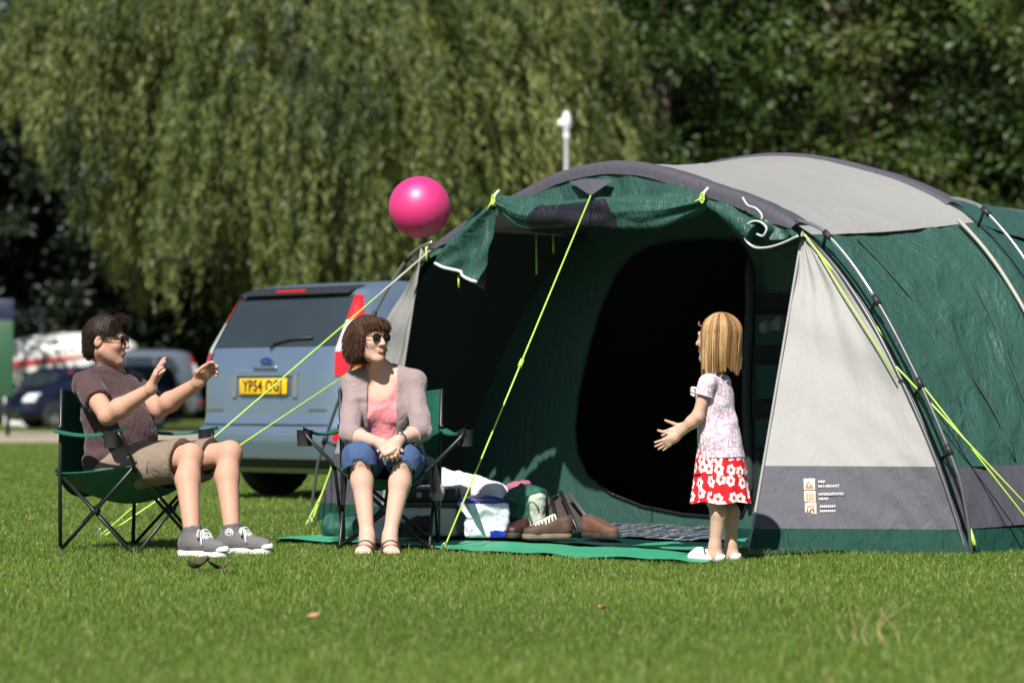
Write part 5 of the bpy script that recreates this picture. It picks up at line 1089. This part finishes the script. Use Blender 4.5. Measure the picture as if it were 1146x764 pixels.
# ================================================= the standing girl
def girl():
    Y0 = 13.10; fw = nrm([-.93, .37, 0]); lf = np.array([fw[1] * -1, fw[0], 0]); O = np.array([at(805, 600, Y0)[0], Y0, 0]); root = thing('person', 'little girl in a white patterned T-shirt and red flowered skirt reaching out her hands', 'girl', O)
    sk = m_skin('girls_skin', (.54, .355, .265), (.45, .17, .14)); pt = lambda px, py, dy=0.0: at(px, py, Y0 + dy)
    P = O + np.array([.0, 0, .525]); S = O + np.array([-.018, 0, .835]); Ls, Rs = S + lf * .108 - np.array([0, 0, .012]), S - lf * .108 - np.array([0, 0, .012])
    Le = pt(781, 466, -.10); Lw = pt(757, 488, -.06); Re = pt(786, 462, .16); Rw = pt(764, 478, .20); hips = [P + lf * .052 - [0, 0, .02], P - lf * .052 - [0, 0, .02]]
    La, Ra = pt(800, 618, -.04) * 1, pt(818, 616, .05) * 1; La[2] = Ra[2] = .075; Lk, Rk = (hips[0] + La) / 2 + fw * .008, (hips[1] + Ra) / 2 + fw * .008
    hc = pt(803, 379); nb = S + np.array([0, 0, .045]); hf = nrm([-.84, .54, .02]); s = .93
    F = Field((O[0] - .36, Y0 - .32, .0), (O[0] + .24, Y0 + .36, 1.20), .0036); torso(F, P, S, lf, .57); F.cap(Ls, Rs, .032, None, .03)
    Ph, hax = head(F, hc, hf, s, nb, .036); arm(F, Ls, Le, Lw, (.031, .027, .027, .018)); arm(F, Rs, Re, Rw, (.031, .027, .027, .018))
    for h_, k_, a_ in ((hips[0], Lk, La), (hips[1], Rk, Ra)): leg(F, h_, k_, a_, (.048, .036, .037, .025), back=-fw, k=.015)
    foot(F, La, fw, .66, False); foot(F, Ra, nrm(fw + lf * -.15), .66, False)
    hl = hand(Lw, (-.84, -.05, -.52), (-.10, .93, .30), True, .66, (.10, .12, .10, .08), .22, .1, Le, .018, .0018); hr = hand(Rw, (-.80, -.1, -.42), (-.1, -.9, .3), False, .66, (.15, .15, .15, .15), .2, .1, Re, .018, .002)
    field_obj('body', F, sk, root, {'lip': lip_attr(Ph, s), 'blush': lambda V: np.clip(1 - np.linalg.norm(V - Ph(-.04, .06, -.025), axis=1) / .05, 0, 1)}, [hl, hr])
    # T-shirt with a pale pink swirl print
    t = NT('patterned_jersey'); co = t.coord(); v = t.n('ShaderNodeTexVoronoi', feature='DISTANCE_TO_EDGE'); v.inputs['Scale'].default_value = 40; mp = t.n('ShaderNodeMix', data_type='RGBA'); mp.inputs[0].default_value = .10
    nz = t.n('ShaderNodeTexNoise'); nz.inputs['Scale'].default_value = 22; t.l(co, nz.inputs[0]); t.l(co, mp.inputs[6]); t.l(nz.outputs[1], mp.inputs[7]); t.l(mp.outputs[2], v.inputs[0])
    c = t.ramp(v.outputs[0], [(0, (.44, .27, .37)), (.05, (.50, .35, .44)), (.14, (.70, .65, .69)), (1, (.71, .67, .70))]); t.bsdf(c, .85, 0, .3, t.noise(14, 3, co), .02, .4); shirt_m = t.m
    F = Field((O[0] - .22, Y0 - .22, .44), (O[0] + .20, Y0 + .24, .95), .0036); torso(F, P + [0, 0, .02], S, lf, .59, .016); F.cap(Ls, Rs, .041, None, .03); F.cap(P - [0, 0, .10] - fw * .012, P + [0, 0, .1], .119, .088, .03)
    F.ruffle(wrinkle(41, .005, 16, (1, 1, .6))); F.cut(P - [0, 0, .045], (0, 0, -1))
    SL = [sleeve_field(s_, s_ + nrm(e_ - s_) * .062, .042, .044, .033, wrinkle(43, .003, 18), .0032) for s_, e_ in ((Ls, Le), (Rs, Re))]
    F.ell(nb + [0, 0, .012], (.05, .05, .03), None, .01, 'sub'); sh, _, _ = field_obj('tshirt', F, shirt_m, root, None, SL)
    m = MB(); d = nrm(Le - Ls); c_ = Ls + d * .060; x = nrm(np.cross(d, [0, 0, 1])); y = np.cross(d, x); m.tube([c_ + (x * math.cos(a) + y * math.sin(a)) * .0425 for a in np.linspace(0, 6.2832, 24)], .0030, 6); m.build('cuff', simple('pink_trim', (.62, .42, .50), .8), sh)
    m = MB(); q = S + fw * .088 - np.array([0, 0, .05])
    for a in (-.5, .0, .5, 2.7, 3.6): m.tube([q, q + lf * .03 * math.cos(a) + fw * .016 + np.array([0, 0, .03 * math.sin(a)]), q + lf * .045 * math.cos(a + .3) + np.array([0, 0, .04 * math.sin(a + .3) - .012])], [.004, .009, .005], 6)
    m.build('bow', WHITE, sh)
    # tiered skirt
    t = NT('flowered_cotton'); pa = t.attr('pat', 'Vector'); v = t.n('ShaderNodeTexVoronoi', voronoi_dimensions='2D'); v.inputs['Scale'].default_value = 1.0; v.inputs['Randomness'].default_value = .55; t.l(pa, v.inputs['Vector'])
    df = t.n('ShaderNodeVectorMath', operation='SUBTRACT'); t.l(pa, df.inputs[0]); t.l(v.outputs['Position'], df.inputs[1]); sx = t.n('ShaderNodeSeparateXYZ'); t.l(df.outputs[0], sx.inputs[0])
    ang = t.math('ARCTAN2', sx.outputs[1], sx.outputs[0]); pet = t.math('MULTIPLY', t.math('SINE', t.math('MULTIPLY', ang, 6.0)), .045); d = t.math('ADD', v.outputs['Distance'], pet)
    c = t.ramp(d, [(0, (.55, .012, .018)), (.15, (.55, .012, .018)), (.17, (.80, .77, .75)), (.41, (.80, .77, .75)), (.43, (.62, .010, .018)), (1, (.60, .010, .018))]); t.bsdf(c, .8, 0, .3, t.noise(16, 3), .02, .3); sm_ = t.m
    for e in t.t.nodes:
        if e.type == 'VALTORGB': e.color_ramp.interpolation = 'LINEAR'
    def tier(z0, z1, r0, r1, nf, amp):
        m = MB(); nu, nv = 120, 22; pat = []
        def fn(i, j):
            a = 2 * math.pi * i; r = r0 + (r1 - r0) * j ** .85 + amp * j * math.sin(nf * a + 2 * math.sin(3 * a)); z = z0 + (z1 - z0) * j + .005 * math.sin(5 * a) * j; pat.append((i * 15.0, z * 17.0, 0)); return O + lf * r * .96 * math.cos(a) + fw * r * math.sin(a) + np.array([.004, 0, z])
        m.grid(fn, nu, nv); return m, pat
    m, pat = tier(.562, .405, .098, .124, 9, .004); sk_ = m.build('skirt', sm_, root, {'pat': pat}); m, pat = tier(.412, .275, .120, .136, 14, .009); m.build('lower_tier', sm_, sk_, {'pat': pat})
    # white clogs
    for an, d in ((La, fw), (Ra, nrm(fw + lf * -.15))):
        b = np.array([an[0], an[1], .004]); tt = np.cross(d, [0, 0, 1.0]); z = lambda q: np.array([0, 0, q]); F = Field(b - [.2, .16, .03], b + [.16, .16, .12], .003); F.cap(b - d * .02 + z(.022), b + d * .075 + z(.026), .030, .034, .02); F.cap(b + d * .075 + z(.03), b + d * .105 + z(.02), .034, .026, .02); F.cut(b + z(-.002), (0, 0, -1)); F.cap(b + z(.045), b + z(.12), .030, .030, .006, 'sub'); F.cut(b - d * .01 + z(.045), nrm(z(1) - d * .4), b - d * .05 - .04, b - d * .05 + .05)
        cl, _, _ = field_obj('shoe', F, simple('white_clog', (.76, .75, .72), .4, .06, 20), root); m = MB()
        for q in (-.014, 0, .014): m.lathe([(.001, .001), (.0045, .001)], b + d * .07 + tt * q * 1.2 + z(.060), (0, 0, 1), 8)
        m.tube(curve_pts([b + d * .035 + tt * .032 + z(.036), b + d * .045 + tt * .02 + z(.060), b + d * .045 - tt * .02 + z(.060), b + d * .035 - tt * .032 + z(.036)], 10), .0045, 6); m.build('strap', simple('dark_strap', (.03, .03, .035), .5), cl)
    # hair: straight, to the shoulders
    hm = m_hair('honey_blond_hair', (.075, .034, .012), (.26, .14, .055), (.60, .40, .20)); r, f, u = hax
    F = Field(hc - [.15, .15, .22], hc + [.15, .15, .13], .003); F.ell(Ph(0, -.016, .036), np.array([.084, .104, .090]) * s, hax, 0); F.cap(Ph(0, -.025, .01), Ph(0, -.030, -.09), .078 * s, .076 * s, .03)
    F.cap(Ph(0, .105, .03), Ph(0, .125, -.2), .075, .080, .012, 'sub'); F.cap(Ph(0, -.01, -.10), Ph(0, -.01, -.25), .040, .05, .01, 'sub'); F.cut(Ph(0, 0, -.095), -u); F.ruffle(lambda p: .0035 * fbm(p * np.array([1, 1, .12]), 75, 4, 2))
    V, Q = F.mesh(); N = vnormals(V, Q); g_ = np.random.default_rng(9); ns = 10000; A = []; top = Ph(0, .0, .118)
    az = g_.random(ns) * 2 * math.pi; el_ = np.abs(g_.normal(0, .45, ns)); ax3 = np.array(hax); rn = np.clip(g_.normal(.5, .22, ns) + .10 * np.sin(az * 9), 0, 1); kk = 12; ok = np.ones(ns, bool); Vs = []; Wd = .0015 * (.6 + .8 * g_.random(ns)); end = -.100 - .065 * g_.random(ns) - .012 * np.sin(az * 3); lock = np.round(az * 26 / 6.283) * 6.283 / 26; az2 = az * .78 + lock * .22
    lk = np.floor(az * 34 / 6.283).astype(int) % 64; rn = np.clip(rn + g_.normal(0, .17, 64)[lk], 0, 1); end = end + g_.normal(0, .012, 64)[lk]; bump_ = g_.normal(0, .022, 64)[lk]; ph_ = g_.random(64)[lk] * 6.28
    for k in range(kk + 1):
        t_ = k / kk; th = np.minimum(el_ + (1.62 - el_) * np.minimum(1, t_ / .42), 1.62); rad = 1.015 + .03 * g_.random(ns) if k == 0 else rad
        x = .085 * s * rad * np.sin(th) * np.cos(az); y = .105 * s * rad * np.sin(th) * np.sin(az) - .017 * s; z = .092 * s * rad * np.cos(th) + .035 * s
        dn = np.maximum(0, t_ - .42) / .58; z = z + (end * s * 1.02 - .030 * s) * dn; x = .085 * s * rad * np.sin(th) * np.cos(az + (az2 - az) * dn) * (1 + .06 * np.sin(math.pi * dn) - .03 * dn); y = np.where(dn > 0, .105 * s * rad * np.sin(az + (az2 - az) * dn) * (1 - .06 * dn) - .017 * s, y)
        q_ = 1 + (bump_ + .020 * np.sin(ph_ + 6.5 * t_)) * min(1, t_ * 2); x = x * q_; y = y * q_; p = hc + x[:, None] * ax3[0] + y[:, None] * ax3[1] + z[:, None] * ax3[2]; Vs.append(p)
    ok = ~((np.sin(az) > .66))
    Vs = np.stack(Vs, 1)[ok]; rn = rn[ok]; Wd = Wd[ok]; ns = len(Vs); rad_d = Vs - (hc + ax3[1] * -.015)[None, None]; rad_d /= np.linalg.norm(rad_d, axis=2)[..., None]; tg = np.gradient(Vs, axis=1); sd = np.cross(tg, rad_d); sd /= np.linalg.norm(sd, axis=2)[..., None] + 1e-9; w = Wd[:, None, None] * np.linspace(1, .5, kk + 1)[None, :, None]
    A = np.stack([Vs + sd * w, Vs - sd * w, Vs + rad_d * w], 2); nv = (kk + 1) * 3; b = np.arange(ns) * nv; Qh = []
    for k in range(kk):
        for a in range(3): Qh.append(np.stack([b + k * 3 + a, b + k * 3 + (a + 1) % 3, b + (k + 1) * 3 + (a + 1) % 3, b + (k + 1) * 3 + a], 1))
    me = raw_mesh('hair', np.concatenate([V, A.reshape(-1, 3)]) - root_loc(root), [np.concatenate([Q] + [q + len(V) for q in Qh])], True, {'rnd': np.concatenate([np.full(len(V), .28), np.repeat(rn, nv)])}); ho = link_mesh('hair', me, hm, root)
    m = MB(); m.tube(curve_pts([Ph(-.030, .088, .082), Ph(-.056, .076, .068), Ph(-.078, .048, .060)], 10), .0045, 6); m.build('hair_clip', simple('brown_band', (.20, .07, .06), .4), root)
girl()
# ------------------------------------------------------------------ ball in the air
def ball():
    c = at(469.5, 232, 13.6); r = .148; root = thing('ball', 'shiny pink play ball in mid air above the seated woman', 'ball', c)
    t = NT('pink_vinyl'); n = t.noise(5, 3); b = t.bsdf(t.mix(n, (.62, .020, .155), (.70, .032, .20)), .5, .1, .6, coat=.5); b.inputs['Coat Roughness'].default_value = .36
    m = MB(); m.lathe([(max(.0004, r * math.sin(a)), -r * math.cos(a)) for a in np.linspace(0, math.pi, 49)], c, (0, 0, 1), 64); m.build('skin', t.m, root)
    ax = nrm([.86, -.42, -.22]); m = MB(); m.lathe([(.001, r + .0015), (.010, r + .0012), (.013, r - .002)], c, ax, 16); m.build('valve', simple('valve_pink', (.30, .01, .07), .5), root)
ball()
def pile(name, label, cat, cells, mat, fold=.012, sc=14, h=.005, seed=1, parts=None, flat=None):
    """soft heap from ellipsoids (px, py, Y, rx, ry, rz): folds come from noise"""
    C = [(at(px, py, Y), r_) for px, py, Y, *r_ in cells]; lo = np.min([c - max(r) - .05 for c, r in C], 0); hi = np.max([c + max(r) + .05 for c, r in C], 0); F = Field(lo, hi, h)
    for c, r in C: F.ell(c, r, None, .04)
    F.ruffle(lambda P: fold * (np.abs(fbm(P * np.array([1, 1, .8]), sc, seed, 2)) * 1.6 - .4)); F.cut((0, 0, .034), (0, 0, -1))
    b = np.mean([c for c, _ in C], 0); b[2] = .034
    if parts is None:
        o, _, _ = field_obj(name, F, mat); return tag(o, label, cat)
    root = thing(name, label, cat, b); field_obj(parts, F, mat, root); return root
white_cl = fabric('white_cotton', (.66, .66, .68), .9, .5, 10); 
# storage box with a camping stove, towel heaped over it
def crate():
    p = at(482, 601, 15.0); p[2] = .034; root = thing('cool_box', 'cream cool box standing in the shade behind the seated woman under a black camping stove', 'cool box', p); X = nrm([1, -.25, 0]); Yv = np.array([.25, 1, 0]) / 1.03; ax = (X, Yv, (0, 0, 1.0))
    cr = simple('cream_plastic', (.55, .54, .50), .5, .08, 8); m = MB(); V, Fc = bevelled_box(p + [0, 0, .075], (.34, .24, .15), .015, ax, 3); m.add(V, Fc); m.build('body', cr, root); m = MB(); V, Fc = bevelled_box(p + [0, 0, .163], (.355, .255, .026), .008, ax); m.add(V, Fc); m.build('lid', simple('dark_lid', (.05, .05, .055), .5), root)
    q = p + [0, 0, .178]; st = thing('camping_stove', 'black flat camping stove on the cream cool box beside the white towel', 'stove', q); m = MB(); V, Fc = bevelled_box(q + [0, 0, .035], (.33, .23, .07), .008, ax); m.add(V, Fc); m.build('body', BLACK, st)
    for k in range(3): m = MB(); m.lathe([(.001, .012), (.014, .012), (.016, 0)], q + X * (-.10 + .07 * k) - Yv * .116 + [0, 0, .035], -Yv, 14); m.build('knob', simple('grey_knob', (.35, .35, .36), .4), st)
    m = MB()
    for k in range(4): m.tube([q + X * (-.12 + .08 * k) - Yv * .1 + [0, 0, .078], q + X * (-.12 + .08 * k) + Yv * .1 + [0, 0, .078]], .005, 6)
    for k in (-1, 1): m.tube([q - X * .14 + Yv * .09 * k + [0, 0, .078], q + X * .14 + Yv * .09 * k + [0, 0, .078]], .005, 6)
    m.build('pan_rack', CHROME, st)
crate()
tw = pile('towel', 'white towel heaped over the camping gear right behind the seated woman', 'towel', [(500, 543, 15.1, .09, .10, .10), (520, 548, 15.05, .13, .11, .090), (545, 550, 15.0, .11, .08, .055), (560, 562, 14.95, .05, .06, .07), (571, 584, 14.9, .024, .05, .085), (495, 565, 15.1, .07, .08, .06)], white_cl, .016, 13, .0045, 4)
pile('fleece_jumper', 'grey jumper lying in a fold of the white towel', 'jumper', [(538, 562, 14.88, .055, .04, .045), (520, 566, 14.86, .05, .03, .022)], fabric('grey_fleece', (.11, .10, .095), .9, .5, 14, sheen=.2), .010, 20, .004, 6)
pile('pink_cloth', 'small pink cloth on top of the green rucksack beside the towel', 'cloth', [(577, 545, 15.1, .05, .05, .03), (590, 541, 15.1, .03, .04, .018)], fabric('dusky_pink', (.34, .10, .15), .85, .5, 14), .008, 20, .004, 7)
# carrier bag
def bag():
    p = at(545, 605, 14.75); p[2] = .034; root = thing('carrier_bag', 'white and blue plastic carrier bag standing upright in front of the towel', 'bag', p)
    F = Field(p - [.20, .15, .04], p + [.22, .15, .34], .0045); F.rbox(p + [0, 0, .09], (.115, .06, .10), .03, None, 0); F.ell(p + [-.03, 0, .17], (.13, .055, .05), None, .04); F.ruffle(lambda P: .011 * (np.abs(fbm(P, 15, 3, 2)) * 1.6 - .5)); F.cut(p, (0, 0, -1)); F.cut(p + [0, 0, .192], (.06, -.1, 1))
    t = NT('carrier_plastic'); g_ = t.coord('Generated'); s = t.n('ShaderNodeSeparateXYZ'); t.l(g_, s.inputs[0]); nz = t.noise(6, 2, g_); e = t.math('ADD', s.outputs[2], t.math('MULTIPLY', nz, .10)); blue = t.math('GREATER_THAN', e, .93)
    lo_ = t.math('MULTIPLY', t.math('LESS_THAN', t.math('ADD', s.outputs[2], t.math('MULTIPLY', nz, .3)), .36), t.math('GREATER_THAN', s.outputs[0], .62)); c = t.mix(t.math('MAXIMUM', blue, lo_), (.60, .64, .70), (.012, .035, .36)); t.bsdf(c, .3, 0, .5, t.noise(16, 3), .02, .6)
    field_obj('body', F, t.m, root); m = MB(); m.slab(lambda i, j: p + [-.125 + .22 * i, -.035 + .06 * j + .01 * math.sin(7 * i), .192 + .018 * math.sin(3.1 * i) + .01 * j - .012 * i], 14, 4, (0, 0, .004)); m.build('handle', simple('blue_plastic', (.012, .035, .36), .35, .1, 20), root)
bag()
# rucksack with pale panel
def rucksack():
    p = at(594, 602, 14.85); p[2] = .034; root = thing('rucksack', 'green rucksack with a pale front panel leaning beside the brown shoes', 'rucksack', p); X = nrm([.92, -.4, 0]); Yv = np.cross([0, 0, 1.0], X); tl = nrm([-.18, .1, 1])
    F = Field(p - [.22, .2, .04], p + [.22, .2, .36], .0045); F.rbox(p + tl * .12, (.105, .07, .125), .05, (X, Yv, tl), 0); F.ell(p + tl * .21 - X * .02, (.085, .07, .05), (X, Yv, tl), .04); F.ruffle(lambda P: .009 * (np.abs(fbm(P, 14, 5, 2)) * 1.6 - .5)); F.cut(p, (0, 0, -1))
    field_obj('body', F, fabric('rucksack_green', (.014, .085, .055), .7, .5, 12), root)
    F = Field(p - [.22, .25, .04], p + [.26, .2, .36], .004); F.rbox(p + tl * .115 + X * .075 - Yv * .045, (.045, .035, .105), .03, (X, Yv, tl), 0); F.ruffle(lambda P: .006 * fbm(P, 20, 6, 2)); F.cut(p, (0, 0, -1)); pk = field_obj('front_pocket', F, fabric('pale_panel', (.40, .43, .36), .7, .5, 12), root)[0]
    c = p + tl * .115 + X * .078 - Yv * .083; m = MB(); m.tube([c + X * .028 * math.cos(a) * (1 + .3 * math.sin(a)) + tl * .07 * math.sin(a) for a in np.linspace(.4, 5.6, 24)], .0055, 6); m.build('zip', simple('zip_green', (.02, .09, .06), .6), pk)
    m = MB(); m.tube(curve_pts([p + tl * .23 - X * .04, p + tl * .275, p + tl * .23 + X * .04], 10), .008, 6); m.build('grab_handle', STRAP, root)
rucksack()
# folded chair / dark bag leaning
def folded():
    p = at(640, 598, 15.0); p[2] = .034; root = thing('folded_chair', 'dark folded camp chair leaning in the doorway behind the brown shoes', 'chair', p); m = MB()
    a, b = at(618, 596, 15.0), at(612, 556, 15.25); c, d = at(664, 593, 15.0), at(634, 553, 15.3)
    m.slab(lambda i, j: (a * (1 - i) + c * i) * (1 - j) + (b * (1 - i) + d * i) * j + TN * .02 * math.sin(6 * i), 12, 10, (0, .05, 0)); m.build('seat', fabric('dark_brown_canvas', (.045, .038, .032), .8, .5, 12), root)
    for x0, y0, x1, y1 in ((626, 598, 616, 552), (648, 597, 627, 550), (668, 594, 637, 552)): m = MB(); m.tube([at(x0, y0, 14.93), at(x1, y1, 15.2)], .011, 8); m.build('tube', CHB if x0 != 668 else simple('dull_tube', (.16, .16, .17), .4, metal=.5), root)
folded()
def low_shoe(label, px, py, Y, d, mat, lace, hi=False, name='walking_shoe'):
    b = at(px, py, Y); b[2] = .038; d = nrm([d[0], d[1], 0]); t = np.cross(d, [0, 0, 1.0]); z = lambda v: np.array([0, 0, v]); root = thing(name, label, 'shoe', b); F = Field(b - .26, b + .26, .0038)
    F.cap(b - d * .06 + z(.05), b - d * .06 + z(.085 + .05 * hi), .040, .040, .02); F.cap(b - d * .05 + z(.04), b + d * .10 + z(.035), .040, .040, .03); F.cap(b + d * .0 + z(.075), b + d * .10 + z(.04), .036, .030, .03); F.cap(b + d * .10 + z(.032), b + d * .13 + z(.030), .038, .033, .02); F.cut(b + z(.014), (0, 0, -1)); F.cut(b + z(.095 + .05 * hi), (d[0] * .3, d[1] * .3, 1)); F.cap(b - d * .055 + z(.085), b - d * .055 + z(.2), .031, .034, 0, 'sub'); field_obj('upper', F, mat, root)
    F = Field(b - .26, b + .26, .0038); F.cap(b - d * .055 + z(.012), b + d * .04 + z(.012), .042, .043, .02); F.cap(b + d * .04 + z(.012), b + d * .13 + z(.012), .043, .041, .02); F.cut(b + z(.022), (0, 0, 1)); F.cut(b - z(.004), (0, 0, -1)); field_obj('sole', F, simple('dark_sole', (.05, .038, .03), .7) if not lace else simple('tan_sole', (.22, .15, .10), .7), root)
    if lace:
        m = MB()
        for k in range(6):
            q = b + d * (.0 + .018 * k) + z(.118 - .0085 * k)
            for s in (-1, 1): m.tube([q + t * .036 * s - z(.026), q + t * .016 * s + z(.0), q + d * .014 - t * .016 * s - z(.006), q + d * .018 - t * .036 * s - z(.034)], .0046, 6)
        m.build('laces', simple('cream_lace', (.68, .64, .52), .7), root)
    return root
lb = simple('brown_leather', (.075, .040, .026), .7, .4, 26, bump=.4, bscale=60); lt = simple('tan_leather', (.120, .055, .036), .7, .35, 22, bump=.4, bscale=60)
low_shoe('brown laced walking shoe with cream laces in front of the rucksack', 620, 606, 14.62, (-.95, -.30), lb, True); low_shoe('plain brown shoe without laces at the right end of the row of shoes', 667, 606, 14.72, (.62, -.78), lt, False); low_shoe('dark brown shoe tucked between the carrier bag and the laced walking shoe', 586, 604, 14.80, (-.45, -.9), simple('oxblood_leather', (.045, .018, .016), .45, .2, 20), False)
low_shoe('black shoe in the shade under the right side of the woman\'s chair', 468, 603, 14.85, (-.6, -.8), simple('black_leather', (.014, .014, .015), .45, .2, 20), False)
# checked blanket
def blanket():
    t = NT('checked_wool'); co = t.coord(); s = t.n('ShaderNodeSeparateXYZ'); mp = t.n('ShaderNodeMapping'); mp.inputs['Rotation'].default_value = (0, 0, .5); t.l(co, mp.inputs[0]); t.l(mp.outputs[0], s.inputs[0]); f = lambda o, k: t.math('GREATER_THAN', t.math('FRACT', t.math('MULTIPLY', o, k)), .86)
    gx, gy = f(s.outputs[0], 11), f(s.outputs[1], 11); n = t.math('GREATER_THAN', t.noise(60, 2), .5); w = t.math('MULTIPLY', t.math('MAXIMUM', gx, gy), t.math('ADD', t.math('MULTIPLY', n, .6), .4)); t.bsdf(t.mix(w, (.010, .020, .035), (.36, .40, .42)), .9, 0, .2, t.noise(40, 3), .02, .5)
    A = [ground(676, 606), ground(740, 609), ground(812, 611)]; B = [ground(684, 591), ground(740, 592), ground(816, 594)]
    tag(sheet(A, B, .026, 40, 14, .012, 12).build('blanket', t.m), 'navy and white checked blanket spread on the floor before the dark doorway', 'blanket')
blanket()
# holdall and odds under the woman's chair
pile('holdall', 'dark green holdall on the mint groundsheet behind the left leg of the woman\'s chair', 'bag', [(372, 590, 14.9, .06, .10, .075), (392, 593, 14.9, .09, .10, .07), (412, 597, 14.85, .06, .09, .045)], fabric('holdall_green', (.012, .075, .052), .65, .5, 12), .010, 15, .005, 11)
def magazine():
    p = at(427, 590, 14.7); root = thing('magazine', 'silver covered magazine propped against the green holdall under the chair', 'magazine', p); X = nrm([.75, -.2, .62]); Yv = nrm([-.5, .35, .75]); m = MB(); V, Fc = bevelled_box(p, (.15, .10, .012), .003, (X, Yv, np.cross(X, Yv))); m.add(V, Fc); m.build('cover', simple('silver_cover', (.50, .52, .56), .25, .2, 12), root)
    m = MB(); V, Fc = bevelled_box(p - np.cross(X, Yv) * .0, (.146, .096, .0085), .001, (X, Yv, np.cross(X, Yv))); m.add(V, Fc); m.build('pages', WHITE, root)
magazine()
# hanging organiser beside the bedroom door
def organiser():
    n_ = NW + .05; c = onplane(866, 440, n_); root = thing('hanging_organiser', 'dark hanging organiser with four stacked pockets beside the bedroom doorway', 'organiser', c); og = fabric('organiser_green', (.012, .045, .034), .7, .4, 10); ok = fabric('organiser_black', (.012, .013, .014), .8, .4, 10)
    m = MB(); m.slab(lambda i, j: onplane(843 + 50 * i, 560 - 232 * j, n_), 6, 16, TN * -.01); m.build('backing', ok, root)
    for y0, y1 in ((386, 352), (446, 408), (500, 468), (556, 522)):
        m = MB(); m.slab(lambda i, j: onplane(845 + 46 * i, y0 + (y1 - y0) * j, n_ + .012) + TN * (.05 * math.sin(math.pi * i) ** .6 * (.55 + .45 * j) + .006 * math.sin(9 * i)), 16, 8, TN * -.006); m.build('pocket', og, root)
organiser()
pile('slippers', 'pair of pale slippers poking out of the top organiser pocket', 'slippers', [(857, 366, 15.55, .04, .05, .04), (873, 362, 15.5, .035, .05, .045)], fabric('pale_slipper', (.16, .15, .16), .8, .4, 14), .004, 20, .004, 15)
# ------------------------------------------------------------------ dead leaves and straw on the lawn
def leaf_on_grass(label, px, py, size, col, seed, curl=.35):
    g_ = np.random.default_rng(seed); p = ground(px, py); p[2] = .038; m = MB(); a0 = g_.random() * 6.28
    def fn(i, j):
        t = j; w = math.sin(math.pi * min(1, t * .96 + .02)) ** .8 * .42; x = (t - .5) * size; y = (2 * i - 1) * w * size; zz = curl * size * ((2 * i - 1) ** 2 * .5 + .35 * math.sin(5 * t + seed)) * .7
        return p + np.array([x * math.cos(a0) - y * math.sin(a0), (x * math.sin(a0) + y * math.cos(a0)), zz])
    m.slab(fn, 10, 16, (0, 0, .0015)); tag(m.build('dead_leaf', simple('dead_leaf_tone', col, .8, .35, 40)), label, 'leaf')
leaf_on_grass('dark brown curled dead leaf on the lawn in front of the man\'s shoes', 222, 642, .10, (.045, .030, .018), 3, .6)
leaf_on_grass('flatter brown dead leaf just right of the dark curled one', 246, 645, .12, (.085, .055, .028), 5, .4)
leaf_on_grass('small pinkish brown dead leaf alone on the near lawn below the seated woman', 351, 703, .055, (.36, .18, .11), 7)
leaf_on_grass('small tan dead leaf on the near lawn, left of the standing girl', 675, 692, .05, (.32, .20, .10), 9)
def straw():
    p = ground(985, 722); root = thing('dry_grass_stalks', 'pale dry grass stalks sticking up from the lawn at lower right', 'dry grass', p); g_ = np.random.default_rng(5); sm = simple('straw', (.36, .28, .14), .8, .2, 40)
    for k in range(7): x = g_.normal(0, .06); m = MB(); m.tube(curve_pts([p + [x, g_.normal(0, .05), 0], p + [x + g_.normal(0, .02), 0, .05], p + [x + g_.normal(0, .05), 0, .10 + .04 * g_.random()]], 8), np.linspace(.0024, .001, 8), 5); m.build('stalk', sm, root)
straw()
